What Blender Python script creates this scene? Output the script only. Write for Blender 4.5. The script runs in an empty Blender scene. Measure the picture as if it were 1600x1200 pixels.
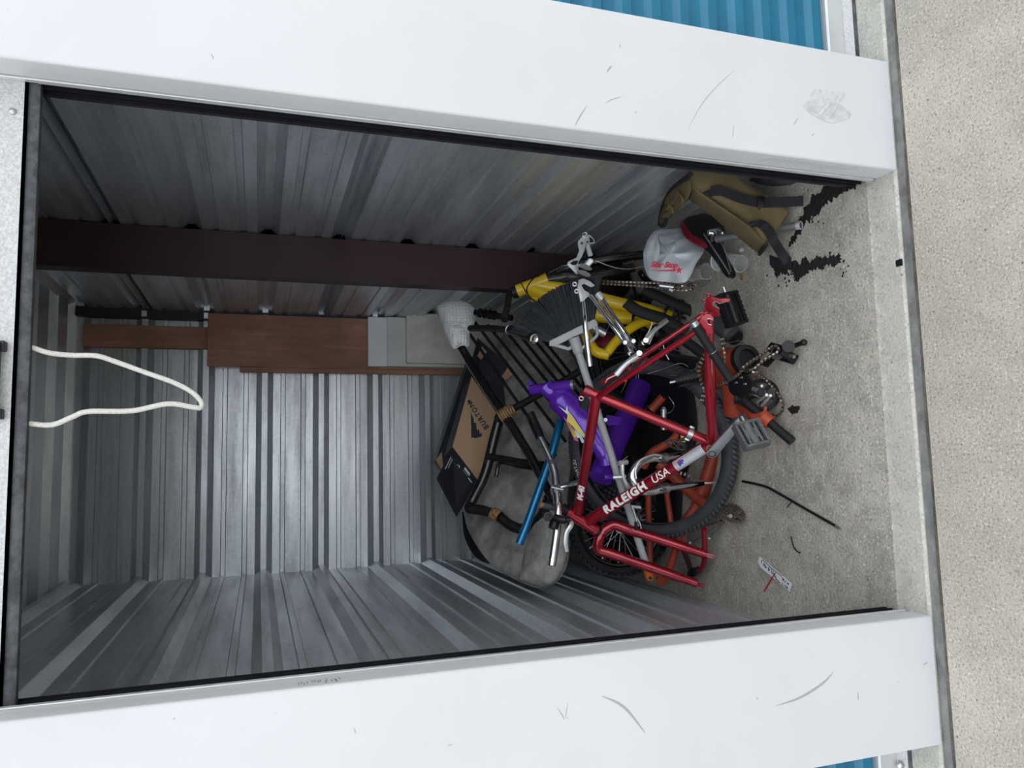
import bpy, bmesh, math, random
from mathutils import Vector as V, Matrix, noise

random.seed(7)
sc = bpy.context.scene
COL = sc.collection

# ------------------------------------------------------------------ camera, sky, exposure
HEYE = 1.7
FPX = 1180.0
CR = V((0.99452745, -0.10405049, 0.00941512))     # towards the right hand of the standing viewer
CU = V((0.02415136, 0.3166439, 0.94823697))       # viewer's up
CF = V((0.10164576, 0.94282031, -0.31742401))     # viewing direction
EYE = V((0, 0, HEYE))
cam_d = bpy.data.cameras.new('camera'); cam = bpy.data.objects.new('camera', cam_d); COL.objects.link(cam)
cam_d.sensor_width = 36.0; cam_d.sensor_fit = 'HORIZONTAL'; cam_d.lens = FPX / 1600 * 36; cam_d.clip_start = 0.05
m = Matrix.Identity(4)
for r in range(3):
    m[r][0] = -CU[r]; m[r][1] = CR[r]; m[r][2] = -CF[r]; m[r][3] = EYE[r]
cam.matrix_world = m
sc.camera = cam

w = bpy.data.worlds.new('overcast_sky'); sc.world = w; w.use_nodes = True
bg = w.node_tree.nodes['Background']; bg.inputs[0].default_value = (0.91, 0.955, 1.0, 1); bg.inputs[1].default_value = 1.0
sc.view_settings.view_transform = 'Standard'; sc.view_settings.look = 'None'
sc.view_settings.gamma = 1.0; sc.view_settings.use_curve_mapping = False
sc.view_settings.exposure = 1.15

# ------------------------------------------------------------------ placing: photo pixel + a known depth, height or side plane
def ray(px, py):
    u = 1200 - py; v = px
    return CR * (u - 600) + CU * (800 - v) + CF * FPX
def P(px, py, y):
    d = ray(px, py); return EYE + d * (y / d.y)
def G(px, py, z=0.0):
    d = ray(px, py); return EYE + d * ((z - HEYE) / d.z)
def X(px, py, x):
    d = ray(px, py); return EYE + d * (x / d.x)
def PP(*a):
    return [P(*t) for t in a]
def towards(p, dist):
    return p + (EYE - p).normalized() * dist

# ------------------------------------------------------------------ materials
def mat(name, col, rough=0.5, metal=0.0, var=0.0, scale=8.0, col2=None, bump=0.0, bscale=60.0, coat=0.0, spec=0.5, rvar=0.0):
    mt = bpy.data.materials.new(name); mt.use_nodes = True
    nt = mt.node_tree; b = nt.nodes['Principled BSDF']
    b.inputs['Base Color'].default_value = (*col, 1); b.inputs['Roughness'].default_value = rough; b.inputs['Metallic'].default_value = metal
    b.inputs['Coat Weight'].default_value = coat; b.inputs['Specular IOR Level'].default_value = spec
    tc = nt.nodes.new('ShaderNodeTexCoord')
    if col2 is None: col2 = tuple(max(0, c * (1 - var)) for c in col)
    if var > 0 or col2 != col:
        n = nt.nodes.new('ShaderNodeTexNoise'); n.inputs['Scale'].default_value = scale; n.inputs['Detail'].default_value = 6; n.inputs['Roughness'].default_value = 0.62
        cr = nt.nodes.new('ShaderNodeValToRGB'); cr.color_ramp.elements[0].position = 0.36; cr.color_ramp.elements[1].position = 0.64
        cr.color_ramp.elements[0].color = (*col2, 1); cr.color_ramp.elements[1].color = (*col, 1)
        nt.links.new(tc.outputs['Object'], n.inputs['Vector']); nt.links.new(n.outputs[0], cr.inputs[0]); nt.links.new(cr.outputs[0], b.inputs['Base Color'])
        if rvar > 0:
            mr = nt.nodes.new('ShaderNodeMapRange'); mr.inputs[3].default_value = rough + rvar; mr.inputs[4].default_value = max(0.02, rough - rvar)
            mr.inputs[1].default_value = 0.3; mr.inputs[2].default_value = 0.7
            nt.links.new(n.outputs[0], mr.inputs[0]); nt.links.new(mr.outputs[0], b.inputs['Roughness'])
    if bump > 0:
        n2 = nt.nodes.new('ShaderNodeTexNoise'); n2.inputs['Scale'].default_value = bscale; n2.inputs['Detail'].default_value = 4
        bp = nt.nodes.new('ShaderNodeBump'); bp.inputs['Strength'].default_value = bump; bp.inputs['Distance'].default_value = 0.01
        nt.links.new(tc.outputs['Object'], n2.inputs['Vector']); nt.links.new(n2.outputs[0], bp.inputs['Height']); nt.links.new(bp.outputs[0], b.inputs['Normal'])
    return mt

class NT:
    """small helper for building longer node chains"""
    def __init__(s, mt): s.nt = mt.node_tree; s.b = s.nt.nodes['Principled BSDF']; s.tc = s.nt.nodes.new('ShaderNodeTexCoord')
    def n(s, t, **kw):
        o = s.nt.nodes.new(t)
        for k, v in kw.items():
            if k.startswith('i_'): o.inputs[int(k[2:])].default_value = v
            else: setattr(o, k, v)
        return o
    def l(s, a, b): s.nt.links.new(a, b)
    def mapping(s, scale=(1, 1, 1), rot=(0, 0, 0), loc=(0, 0, 0)):
        mp = s.n('ShaderNodeMapping'); mp.inputs['Scale'].default_value = scale; mp.inputs['Rotation'].default_value = rot; mp.inputs['Location'].default_value = loc
        s.l(s.tc.outputs['Object'], mp.inputs[0]); return mp.outputs[0]
    def noise(s, vec, scale, detail=5, rough=0.6):
        o = s.n('ShaderNodeTexNoise'); o.inputs['Scale'].default_value = scale; o.inputs['Detail'].default_value = detail; o.inputs['Roughness'].default_value = rough
        s.l(vec, o.inputs['Vector']); return o.outputs[0]
    def ramp(s, fac, stops):
        o = s.n('ShaderNodeValToRGB'); e = o.color_ramp.elements
        while len(e) < len(stops): e.new(0.5)
        for i, (p, c) in enumerate(stops):
            e[i].position = p; e[i].color = (*c, 1) if len(c) == 3 else c
        s.l(fac, o.inputs[0]); return o.outputs[0]
    def mix(s, fac, a, b, mode='MIX'):
        o = s.n('ShaderNodeMix', data_type='RGBA', blend_type=mode)
        for sock, val in ((o.inputs[0], fac), (o.inputs[6], a), (o.inputs[7], b)):
            if isinstance(val, (int, float)): sock.default_value = val
            elif isinstance(val, tuple): sock.default_value = (*val, 1)
            else: s.l(val, sock)
        return o.outputs[2]
    def math(s, op, a, b=0.0):
        o = s.n('ShaderNodeMath', operation=op)
        for sock, val in ((o.inputs[0], a), (o.inputs[1], b)):
            if isinstance(val, (int, float)): sock.default_value = val
            else: s.l(val, sock)
        return o.outputs[0]
    def bump(s, h, strength, dist=0.01):
        o = s.n('ShaderNodeBump'); o.inputs['Strength'].default_value = strength; o.inputs['Distance'].default_value = dist
        s.l(h, o.inputs['Height']); s.l(o.outputs[0], s.b.inputs['Normal'])

def galvanised(name, base, metal, rough, streak):
    mt = mat(name, base, rough, metal); t = NT(mt)
    v = t.mapping(streak)
    a = t.noise(v, 3.0, 6, 0.65); c = t.noise(t.mapping(), 55, 3, 0.6)
    k = t.mix(0.25, a, c)
    t.l(t.ramp(k, [(0.3, tuple(x * 0.62 for x in base)), (0.55, base), (0.75, tuple(min(1, x * 1.12) for x in base))]), t.b.inputs['Base Color'])
    r = t.n('ShaderNodeMapRange'); r.inputs[1].default_value = 0.3; r.inputs[2].default_value = 0.7; r.inputs[3].default_value = rough + 0.1; r.inputs[4].default_value = rough - 0.07
    t.l(k, r.inputs[0]); t.l(r.outputs[0], t.b.inputs['Roughness'])
    t.bump(a, 0.08, 0.01)
    return mt

def concrete(name, base, dark, speck, grime, gscale, speck_scale=140, white=0.0):
    mt = mat(name, base, 0.9); t = NT(mt)
    v = t.mapping()
    big = t.noise(v, gscale, 7, 0.65)
    fine = t.noise(v, speck_scale, 3, 0.7)
    mid = t.noise(v, gscale * 6, 6, 0.7)
    c = t.ramp(big, [(0.36, dark), (0.60, base)])
    c = t.mix(grime, c, t.ramp(mid, [(0.35, tuple(x * 0.55 for x in base)), (0.6, base)]), 'MIX')
    c = t.mix(t.math('MULTIPLY', t.ramp(fine, [(0.36, (1, 1, 1)), (0.45, (0, 0, 0))]), speck), c, tuple(x * 0.42 for x in base))
    c = t.mix(t.math('MULTIPLY', t.ramp(fine, [(0.58, (0, 0, 0)), (0.66, (1, 1, 1))]), speck), c, tuple(min(1, x * 1.45) for x in base))
    vor = t.n('ShaderNodeTexVoronoi'); vor.inputs['Scale'].default_value = 42; t.l(v, vor.inputs['Vector'])
    sp = t.ramp(vor.outputs['Distance'], [(0.1, (1, 1, 1)), (0.17, (0, 0, 0))])
    pick = t.ramp(t.noise(v, 23, 1), [(0.6, (0, 0, 0)), (0.64, (1, 1, 1))])
    c = t.mix(t.math('MULTIPLY', sp, t.math('MULTIPLY', pick, 0.75)), c, (0.09, 0.08, 0.07))
    if white > 0:
        scr = t.noise(t.mapping((3, 14, 1), (0, 0, 0.6)), 5, 8, 0.75)
        c = t.mix(t.math('MULTIPLY', t.ramp(scr, [(0.57, (0, 0, 0)), (0.68, (1, 1, 1))]), white), c, (0.66, 0.64, 0.59))
    t.l(c, t.b.inputs['Base Color'])
    t.bump(fine, 0.35, 0.004)
    return mt

def white_paint(name, base):
    mt = mat(name, base, 0.38); t = NT(mt); v = t.mapping()
    c = t.ramp(t.noise(v, 3.0, 6), [(0.3, tuple(x * 0.955 for x in base)), (0.6, base)])
    # small scuffs and scratches: thin stretched noise, picked out in places
    s1 = t.ramp(t.noise(t.mapping((9, 9, 60), (0.35, 0.25, 0)), 3.2, 5, 0.7), [(0.70, (0, 0, 0)), (0.76, (1, 1, 1))])
    p1 = t.ramp(t.noise(v, 7.5, 3), [(0.56, (0, 0, 0)), (0.68, (1, 1, 1))])
    c = t.mix(t.math('MULTIPLY', t.math('MULTIPLY', s1, p1), 0.7), c, (0.24, 0.25, 0.26))
    dots = t.n('ShaderNodeTexVoronoi'); dots.inputs['Scale'].default_value = 26; t.l(v, dots.inputs['Vector'])
    d = t.ramp(dots.outputs['Distance'], [(0.03, (1, 1, 1)), (0.055, (0, 0, 0))])
    p2 = t.ramp(t.noise(v, 12, 2), [(0.58, (0, 0, 0)), (0.62, (1, 1, 1))])
    c = t.mix(t.math('MULTIPLY', t.math('MULTIPLY', d, p2), 0.8), c, (0.12, 0.12, 0.12))
    t.l(c, t.b.inputs['Base Color'])
    t.bump(t.noise(v, 9, 4), 0.06, 0.01)
    return mt

def wood(name, a, b_, dark, axis_scale, rough=0.65):
    mt = mat(name, a, rough); t = NT(mt)
    g = t.noise(t.mapping(axis_scale), 6.0, 7, 0.6)
    big = t.noise(t.mapping((2.2, 2.2, 1.6)), 2.0, 4)
    c = t.ramp(g, [(0.3, b_), (0.5, a), (0.7, tuple(min(1, x * 1.25) for x in a))])
    c = t.mix(t.ramp(big, [(0.42, (0.55, 0.55, 0.55)), (0.6, (0, 0, 0))]), c, dark)
    vor = t.n('ShaderNodeTexVoronoi'); vor.inputs['Scale'].default_value = 7; t.l(t.mapping((1.3, 1.3, 1.0)), vor.inputs['Vector'])
    c = t.mix(t.ramp(vor.outputs['Distance'], [(0.05, (1, 1, 1)), (0.09, (0, 0, 0))]), c, tuple(x * 0.35 for x in dark))
    t.l(c, t.b.inputs['Base Color']); return mt

M = {}
M['galv_back'] = galvanised('galvanised steel sheet', (0.64, 0.675, 0.715), 0.70, 0.34, (0.5, 0.5, 5))
M['galv_side'] = M['galv_back']
M['paint'] = white_paint('white painted sheet steel', (0.565, 0.578, 0.592))
M['alu'] = mat('dull aluminium guide', (0.70, 0.71, 0.72), 0.34, 0.45, 0.1, 14)
M['black_seal'] = mat('black guide lining', (0.010, 0.011, 0.014), 0.7, 0, 0.4, 20, spec=0.15)
M['speckle_bar'] = mat('speckled galvanised door bar', (0.55, 0.56, 0.57), 0.55, 0.2, 0.3, 220, bump=0.2, bscale=150)
M['rubber'] = mat('dusty black rubber', (0.085, 0.09, 0.10), 0.7, 0, 0.6, 40, bump=0.3, bscale=120)
M['iron'] = mat('black painted latch steel', (0.02, 0.022, 0.028), 0.45, 0.3, 0.3, 20)
M['blue'] = mat('blue painted door curtain', (0.008, 0.150, 0.258), 0.42, 0, 0.16, 9)
M['maroon'] = mat('maroon primer steel', (0.036, 0.010, 0.016), 0.5, 0, 0.25, 5)
M['dark_steel'] = mat('dark painted corner trim', (0.018, 0.016, 0.024), 0.55, 0, 0.3, 6)
M['floor'] = concrete('stained garage concrete', (0.47, 0.44, 0.385), (0.20, 0.182, 0.155), 0.9, 0.55, 2.6, 120, white=0.85)
M['strip'] = concrete('pale threshold concrete', (0.47, 0.455, 0.41), (0.395, 0.38, 0.34), 0.5, 0.3, 3.0, 120)
M['walk'] = concrete('washed aggregate pavement', (0.445, 0.405, 0.35), (0.365, 0.335, 0.29), 0.85, 0.3, 1.6, 150)
M['joint'] = mat('grey joint sealant', (0.22, 0.22, 0.21), 0.9, 0, 0.5, 14, bump=0.4, bscale=60)
M['joint_dark'] = mat('dirty joint gap', (0.15, 0.135, 0.115), 0.95, 0, 0.6, 20)
M['tar'] = mat('black tar patch', (0.010, 0.010, 0.012), 0.75, 0, 0.5, 30, bump=0.8, bscale=70)
M['rope'] = mat('white nylon rope', (0.72, 0.71, 0.66), 0.8, 0, 0.14, 300, bump=0.6, bscale=400)
M['ply'] = wood('aged plywood', (0.40, 0.205, 0.135), (0.30, 0.15, 0.098), (0.19, 0.09, 0.066), (7, 7, 0.6))
M['stud'] = wood('pine stud', (0.42, 0.225, 0.135), (0.31, 0.16, 0.095), (0.22, 0.11, 0.07), (9, 9, 0.5))
M['white_board'] = mat('white laminate', (0.86, 0.88, 0.92), 0.5, 0, 0.08, 6)
M['grey_board'] = mat('pale grey laminate', (0.74, 0.74, 0.71), 0.55, 0, 0.15, 5)
M['cream_board'] = mat('grubby cream panel', (0.82, 0.80, 0.72), 0.6, 0, 0.0, 7, col2=(0.60, 0.58, 0.50))
M['card'] = mat('brown corrugated card', (0.50, 0.325, 0.195), 0.8, 0, 0.10, 5)
M['card_black'] = mat('black printed card', (0.016, 0.018, 0.026), 0.55, 0, 0.25, 8)
M['ink'] = mat('dark print ink', (0.02, 0.025, 0.035), 0.7)
M['sticker'] = mat('white paper sticker', (0.70, 0.70, 0.70), 0.7)
M['red'] = mat('metallic red enamel', (0.38, 0.005, 0.020), 0.24, 0.5, 0.35, 6, coat=0.8, rvar=0.05)
M['red_dark'] = mat('dark red enamel', (0.28, 0.006, 0.02), 0.25, 0.3, 0.2, 6, coat=0.5)
M['decal_white'] = mat('white transfer', (0.86, 0.86, 0.84), 0.4)
M['decal_silver'] = mat('silver foil transfer', (0.72, 0.74, 0.78), 0.3, 0.5, 0.1, 30)
M['decal_blue'] = mat('blue print', (0.02, 0.06, 0.42), 0.5)
M['decal_yellow'] = mat('yellow print', (0.80, 0.66, 0.10), 0.4)
M['decal_pink'] = mat('magenta print', (0.55, 0.06, 0.25), 0.4)
M['decal_cyan'] = mat('pale blue print', (0.45, 0.68, 0.78), 0.4)
M['decal_red'] = mat('red print', (0.50, 0.012, 0.04), 0.5)
M['purple'] = mat('purple enamel', (0.13, 0.022, 0.50), 0.24, 0.25, 0.2, 5, coat=0.5)
M['yellow'] = mat('yellow enamel', (0.92, 0.62, 0.008), 0.3, 0, 0.14, 9, coat=0.4)
M['orange'] = mat('worn orange red paint', (0.46, 0.066, 0.028), 0.45, 0, 0.38, 9)
M['orange_tip'] = mat('orange plastic', (0.80, 0.17, 0.02), 0.45, 0, 0.1, 20)
M['chrome'] = mat('scuffed chrome', (0.78, 0.79, 0.81), 0.16, 1.0, 0.3, 25, rvar=0.08)
M['silver'] = mat('cast silver alloy', (0.52, 0.53, 0.55), 0.32, 0.9, 0.2, 18)
M['silver_light'] = mat('bright silver paint', (0.68, 0.69, 0.70), 0.34, 0.55, 0.12, 20)
M['black_paint'] = mat('glossy black lacquer', (0.013, 0.013, 0.014), 0.28, 0, 0.5, 14, coat=0.3, rvar=0.1)
M['black_matt'] = mat('matt black', (0.011, 0.012, 0.014), 0.6, 0, 0.4, 12, spec=0.3)
M['black_plastic'] = mat('black moulded plastic', (0.008, 0.009, 0.011), 0.42, 0, 0.3, 20, spec=0.35)
M['tyre'] = mat('black tyre rubber', (0.020, 0.022, 0.026), 0.62, 0, 0.35, 18, spec=0.3)
M['tyre_dusty'] = mat('dusty tread rubber', (0.085, 0.09, 0.10), 0.72, 0, 0.4, 30)
M['tyre_slick'] = mat('weathered tyre rubber', (0.036, 0.039, 0.046), 0.6, 0, 0.3, 18, spec=0.35)
M['spoke'] = mat('steel spoke', (0.62, 0.63, 0.65), 0.3, 1.0)
M['chain'] = mat('greasy chain steel', (0.26, 0.22, 0.185), 0.4, 0.8, 0.0, 160, col2=(0.07, 0.045, 0.03))
M['chain_bright'] = mat('brownish bright chain', (0.56, 0.50, 0.44), 0.35, 0.7, 0.0, 180, col2=(0.14, 0.09, 0.065))
M['chain_plate'] = mat('greasy dark link plate', (0.11, 0.085, 0.068), 0.42, 0.6, 0.0, 120, col2=(0.045, 0.03, 0.022))
M['blue_alu'] = mat('blue anodised alloy', (0.006, 0.19, 0.42), 0.28, 0.55, 0.25, 9, coat=0.3)
M['wrap'] = mat('tan cane binding', (0.52, 0.30, 0.13), 0.5, 0, 0.0, 120, col2=(0.09, 0.05, 0.03))
M['cushion'] = mat('grey velour', (0.42, 0.41, 0.39), 0.95, 0, 0.0, 11, col2=(0.20, 0.20, 0.19), bump=0.5, bscale=45, spec=0.2)
M['olive'] = mat('olive canvas', (0.165, 0.127, 0.066), 0.9, 0, 0.25, 7, bump=0.25, bscale=500, spec=0.2)
M['webbing'] = mat('black webbing', (0.010, 0.011, 0.014), 0.75, 0, 0.2, 40, bump=0.3, bscale=400)
M['poly'] = mat('white carrier bag film', (0.66, 0.70, 0.75), 0.38, 0, 0.05, 10)
M['grey_plastic'] = mat('grey moulded plastic', (0.43, 0.445, 0.46), 0.42, 0, 0.08, 10)
M['bristle'] = mat('dark grey bristle', (0.045, 0.048, 0.060), 0.55, 0, 0.5, 60)
M['paper'] = mat('white paper tag', (0.72, 0.74, 0.78), 0.8)
M['cord_red'] = mat('red cord', (0.45, 0.02, 0.03), 0.7)
M['vinyl_red'] = mat('dark red vinyl', (0.22, 0.010, 0.026), 0.35, 0, 0.2, 12)
M['vinyl_black'] = mat('black vinyl', (0.013, 0.013, 0.016), 0.4, 0, 0.3, 12)
M['cable'] = mat('steel cable', (0.55, 0.55, 0.53), 0.35, 0.9)
M['grey_tape'] = mat('grey rubber', (0.07, 0.075, 0.085), 0.6, 0, 0.3, 20)

M['pedal_grey'] = mat('dusty grey pedal plastic', (0.11, 0.115, 0.12), 0.5, 0, 0.4, 25)
def clear_plastic():
    mt = bpy.data.materials.new('clear thin plastic'); mt.use_nodes = True; nt = mt.node_tree
    out = nt.nodes['Material Output']; b = nt.nodes['Principled BSDF']
    b.inputs['Base Color'].default_value = (0.85, 0.87, 0.88, 1); b.inputs['Roughness'].default_value = 0.2
    tr = nt.nodes.new('ShaderNodeBsdfTransparent'); mx = nt.nodes.new('ShaderNodeMixShader'); lw = nt.nodes.new('ShaderNodeLayerWeight')
    lw.inputs[0].default_value = 0.35
    mr = nt.nodes.new('ShaderNodeMapRange'); mr.inputs[3].default_value = 0.10; mr.inputs[4].default_value = 0.6
    nt.links.new(lw.outputs[1], mr.inputs[0]); nt.links.new(mr.outputs[0], mx.inputs[0])
    nt.links.new(tr.outputs[0], mx.inputs[1]); nt.links.new(b.outputs[0], mx.inputs[2]); nt.links.new(mx.outputs[0], out.inputs[0])
    return mt
M['clear'] = clear_plastic()
def bubble():
    mt = mat('bubble wrap film', (0.66, 0.69, 0.70), 0.22); t = NT(mt)
    vor = t.n('ShaderNodeTexVoronoi'); vor.inputs['Scale'].default_value = 62; vor.inputs['Randomness'].default_value = 0.25; t.l(t.mapping(), vor.inputs['Vector'])
    hgt = t.ramp(vor.outputs['Distance'], [(0.1, (1, 1, 1)), (0.55, (0, 0, 0))])
    t.l(t.mix(hgt, (0.84, 0.87, 0.89), (0.97, 0.98, 0.99)), t.b.inputs['Base Color'])
    t.bump(hgt, 0.5, 0.008)
    return mt
M['bubble'] = bubble()

# ------------------------------------------------------------------ mesh building
def frame_of(d):
    d = d.normalized(); a = V((0, 0, 1)) if abs(d.z) < 0.9 else V((1, 0, 0))
    x = a.cross(d).normalized(); return x, d.cross(x).normalized(), d

def smooth_path(pts, n=6):
    if len(pts) < 3 or n <= 1: return list(pts)
    out = []; q = [pts[0] * 2 - pts[1]] + list(pts) + [pts[-1] * 2 - pts[-2]]
    for i in range(1, len(q) - 2):
        p0, p1, p2, p3 = q[i - 1], q[i], q[i + 1], q[i + 2]
        for k in range(n):
            t = k / n
            out.append(0.5 * ((2 * p1) + (p2 - p0) * t + (2 * p0 - 5 * p1 + 4 * p2 - p3) * t * t + (3 * p1 - p0 - 3 * p2 + p3) * t ** 3))
    out.append(pts[-1].copy()); return out

class MB:
    def __init__(s): s.v = []; s.f = []
    def add(s, vs, fs):
        o = len(s.v); s.v += [V(x) for x in vs]; s.f += [tuple(i + o for i in f) for f in fs]; return s
    def sweep(s, pts, rad, n=12, closed=False, cap=True, flat=None):
        """tube along pts; rad number or list; flat=(sx,sy,normal) squashes the section"""
        k = len(pts); R = rad if isinstance(rad, (list, tuple)) else [rad] * k
        if len(R) != k: R = [R[0] + (R[-1] - R[0]) * i / (k - 1) if len(R) == 2 else R[min(len(R) - 1, int(round(i * (len(R) - 1) / (k - 1))))] for i in range(k)]
        vs = []; prev = None
        for i, p in enumerate(pts):
            a = pts[i - 1] if (i or closed) else p; b = pts[(i + 1) % k] if (i < k - 1 or closed) else p
            d = (b - a).normalized() if (b - a).length > 1e-9 else V((0, 0, 1))
            if prev is None:
                if flat: x = (flat[2] - d * flat[2].dot(d)).normalized()
                else: x = frame_of(d)[0]
            else:
                x = (flat[2] - d * flat[2].dot(d)).normalized() if flat else (prev - d * prev.dot(d)).normalized()
            prev = x; y = d.cross(x)
            sx, sy = (flat[0], flat[1]) if flat else (1, 1)
            for j in range(n):
                t = 2 * math.pi * j / n
                vs.append(p + (x * math.cos(t) * sx + y * math.sin(t) * sy) * R[i])
        fs = []
        for i in range(k if closed else k - 1):
            for j in range(n):
                a0 = i * n + j; a1 = i * n + (j + 1) % n; b0 = ((i + 1) % k) * n + j; b1 = ((i + 1) % k) * n + (j + 1) % n
                fs.append((a0, a1, b1, b0))
        if cap and not closed:
            fs.append(tuple(reversed(range(n)))); fs.append(tuple((k - 1) * n + j for j in range(n)))
        return s.add(vs, fs)
    def tube(s, pts, rad, n=12, sm=6, **kw): return s.sweep(smooth_path(pts, sm), rad, n, **kw)
    def cyl(s, a, b, r, r2=None, n=16): return s.sweep([a, b], [r, r if r2 is None else r2], n)
    def pipe(s, a, b, ro, ri, n=16):
        """open ended hollow tube"""
        x, y, d = frame_of(b - a); vs = []
        for p in (a, b):
            for r in (ro, ri):
                for j in range(n):
                    t = 2 * math.pi * j / n; vs.append(p + (x * math.cos(t) + y * math.sin(t)) * r)
        fs = []
        for j in range(n):
            k = (j + 1) % n
            fs += [(j, k, 2 * n + k, 2 * n + j), (n + k, n + j, 3 * n + j, 3 * n + k), (k, j, n + j, n + k), (2 * n + j, 2 * n + k, 3 * n + k, 3 * n + j)]
        return s.add(vs, fs)
    def box(s, c, hx, hy, hz, ax=None):
        ax = ax or (V((1, 0, 0)), V((0, 1, 0)), V((0, 0, 1))); c = V(c)
        vs = [c + ax[0] * hx * i + ax[1] * hy * j + ax[2] * hz * k for i in (-1, 1) for j in (-1, 1) for k in (-1, 1)]
        return s.add(vs, [(0, 1, 3, 2), (4, 6, 7, 5), (0, 4, 5, 1), (2, 3, 7, 6), (0, 2, 6, 4), (1, 5, 7, 3)])
    def mm(s, x0, x1, y0, y1, z0, z1):
        return s.box(((x0 + x1) / 2, (y0 + y1) / 2, (z0 + z1) / 2), abs(x1 - x0) / 2, abs(y1 - y0) / 2, abs(z1 - z0) / 2)
    def prism(s, poly, off):
        """closed polygon (3d points) extruded by vector off"""
        n = len(poly); vs = list(poly) + [p + off for p in poly]
        return s.add(vs, [tuple(reversed(range(n))), tuple(range(n, 2 * n))] + [(i, (i + 1) % n, n + (i + 1) % n, n + i) for i in range(n)])
    def torus(s, c, n_, R, r, nu=48, nv=12, sq=1.0):
        x, y, d = frame_of(n_); pts = [c + (x * math.cos(2 * math.pi * i / nu) + y * math.sin(2 * math.pi * i / nu)) * R for i in range(nu)]
        return s.sweep(pts, r, nv, closed=True, flat=(sq, 1.0, d))
    def lathe(s, a, d, prof, n=20):
        """prof: (distance along d, radius)"""
        x, y, d = frame_of(d); vs = []
        for t, r in prof:
            for j in range(n):
                q = 2 * math.pi * j / n; vs.append(a + d * t + (x * math.cos(q) + y * math.sin(q)) * r)
        fs = [(i * n + j, i * n + (j + 1) % n, (i + 1) * n + (j + 1) % n, (i + 1) * n + j) for i in range(len(prof) - 1) for j in range(n)]
        return s.add(vs, fs)
    def ball(s, c, r, n=10): return s.lathe(c - V((0, 0, r)), V((0, 0, 1)), [(r - r * math.cos(math.pi * i / n), max(1e-4, r * math.sin(math.pi * i / n))) for i in range(n + 1)], 12)
    def pillow(s, outline, thick, nrm, rings=(1, .97, .88, .72, .5, .25), sm=4, power=0.55, wob=0.0, wscale=6.0, seed=0.0, both=True, ridge=False):
        """soft filled shape: outline (3d points) bulging by thick to both sides of its plane"""
        o = smooth_path(list(outline) + [outline[0]], sm)[:-1] if sm > 1 else list(outline)
        c = sum(o, V()) / len(o); n = len(o); nrm = nrm.normalized()
        def side(sg):
            vs = []
            for r in rings:
                hgt = thick * (1 - r ** 2.2) ** power
                for p in o:
                    q = c + (p - c) * r
                    wv = noise.noise((q + V((seed, seed * 2, 0))) * wscale) * wob if wob else 0
                    if ridge: wv = (0.35 - abs(noise.noise(q * wscale)) * 1.3 - abs(noise.noise(q * wscale * 2.3)) * 0.6) * wob
                    vs.append(q + nrm * sg * (hgt + wv * (0.25 + 0.75 * (1 - r))) )
            vs.append(c + nrm * sg * (thick + (noise.noise(c * wscale) * wob if wob else 0)))
            return vs
        for sg in ((1, -1) if both else (1,)):
            vs = side(sg); fs = []
            for i in range(len(rings) - 1):
                for j in range(n):
                    q = (i * n + j, i * n + (j + 1) % n, (i + 1) * n + (j + 1) % n, (i + 1) * n + j)
                    fs.append(q if sg > 0 else q[::-1])
            last = (len(rings) - 1) * n
            for j in range(n):
                q = (last + j, last + (j + 1) % n, len(vs) - 1); fs.append(q if sg > 0 else q[::-1])
            s.add(vs, fs)
        return s
    def strip(s, pts, wvec, thick, sm=5):
        """flat band along pts, wvec half width vector(s)"""
        q = smooth_path(pts, sm); vs = []; k = len(q)
        for i, p in enumerate(q):
            d = (q[min(i + 1, k - 1)] - q[max(i - 1, 0)]).normalized(); wv = wvec if isinstance(wvec, V) else wvec[0].lerp(wvec[1], i / (k - 1))
            nn = d.cross(wv).normalized() * thick / 2
            vs += [p - wv - nn, p + wv - nn, p + wv + nn, p - wv + nn]
        fs = [(0, 1, 2, 3), tuple((k - 1) * 4 + i for i in (3, 2, 1, 0))]
        for i in range(k - 1):
            for j in range(4): fs.append((i * 4 + j, (i + 1) * 4 + j, (i + 1) * 4 + (j + 1) % 4, i * 4 + (j + 1) % 4))
        return s.add(vs, fs)

ORG = {}
def origin_of(p):
    o = V()
    while p is not None: o += p.location; p = p.parent
    return o
def obj(name, mb, material, parent=None, smooth=35, bevel=0.0):
    me = bpy.data.meshes.new(name); org = origin_of(parent)
    if bevel:
        org0 = org
    me.from_pydata([tuple(p - org) for p in mb.v], [], mb.f)
    bm = bmesh.new(); bm.from_mesh(me); bmesh.ops.remove_doubles(bm, verts=bm.verts, dist=1e-6); bmesh.ops.recalc_face_normals(bm, faces=bm.faces)
    if bevel:
        es = [e for e in bm.edges if len(e.link_faces) == 2 and e.calc_face_angle(0) > 0.6]
        bmesh.ops.bevel(bm, geom=es, offset=bevel, segments=2, affect='EDGES', profile=0.5, clamp_overlap=True)
    bm.to_mesh(me); bm.free()
    me.materials.append(M[material] if isinstance(material, str) else material)
    if smooth:
        for p in me.polygons: p.use_smooth = True
        me.set_sharp_from_angle(angle=math.radians(smooth))
    o = bpy.data.objects.new(name, me); COL.objects.link(o); o.parent = parent
    return o
def tag(o, label, cat, group=None):
    o['label'] = label; o['category'] = cat
    if group: o['group'] = group
    return o
def thing(name, label, cat, loc, group=None):
    o = bpy.data.objects.new(name, None); COL.objects.link(o); o.location = loc; o.empty_display_size = 0.05
    return tag(o, label, cat, group)
def struct(name, mb, material, **kw):
    o = obj(name, mb, material, **kw); o['kind'] = 'structure'; return o
def struct_empty(name, loc=(0, 0, 0)):
    o = bpy.data.objects.new(name, None); COL.objects.link(o); o.location = loc; o['kind'] = 'structure'; return o

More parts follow.
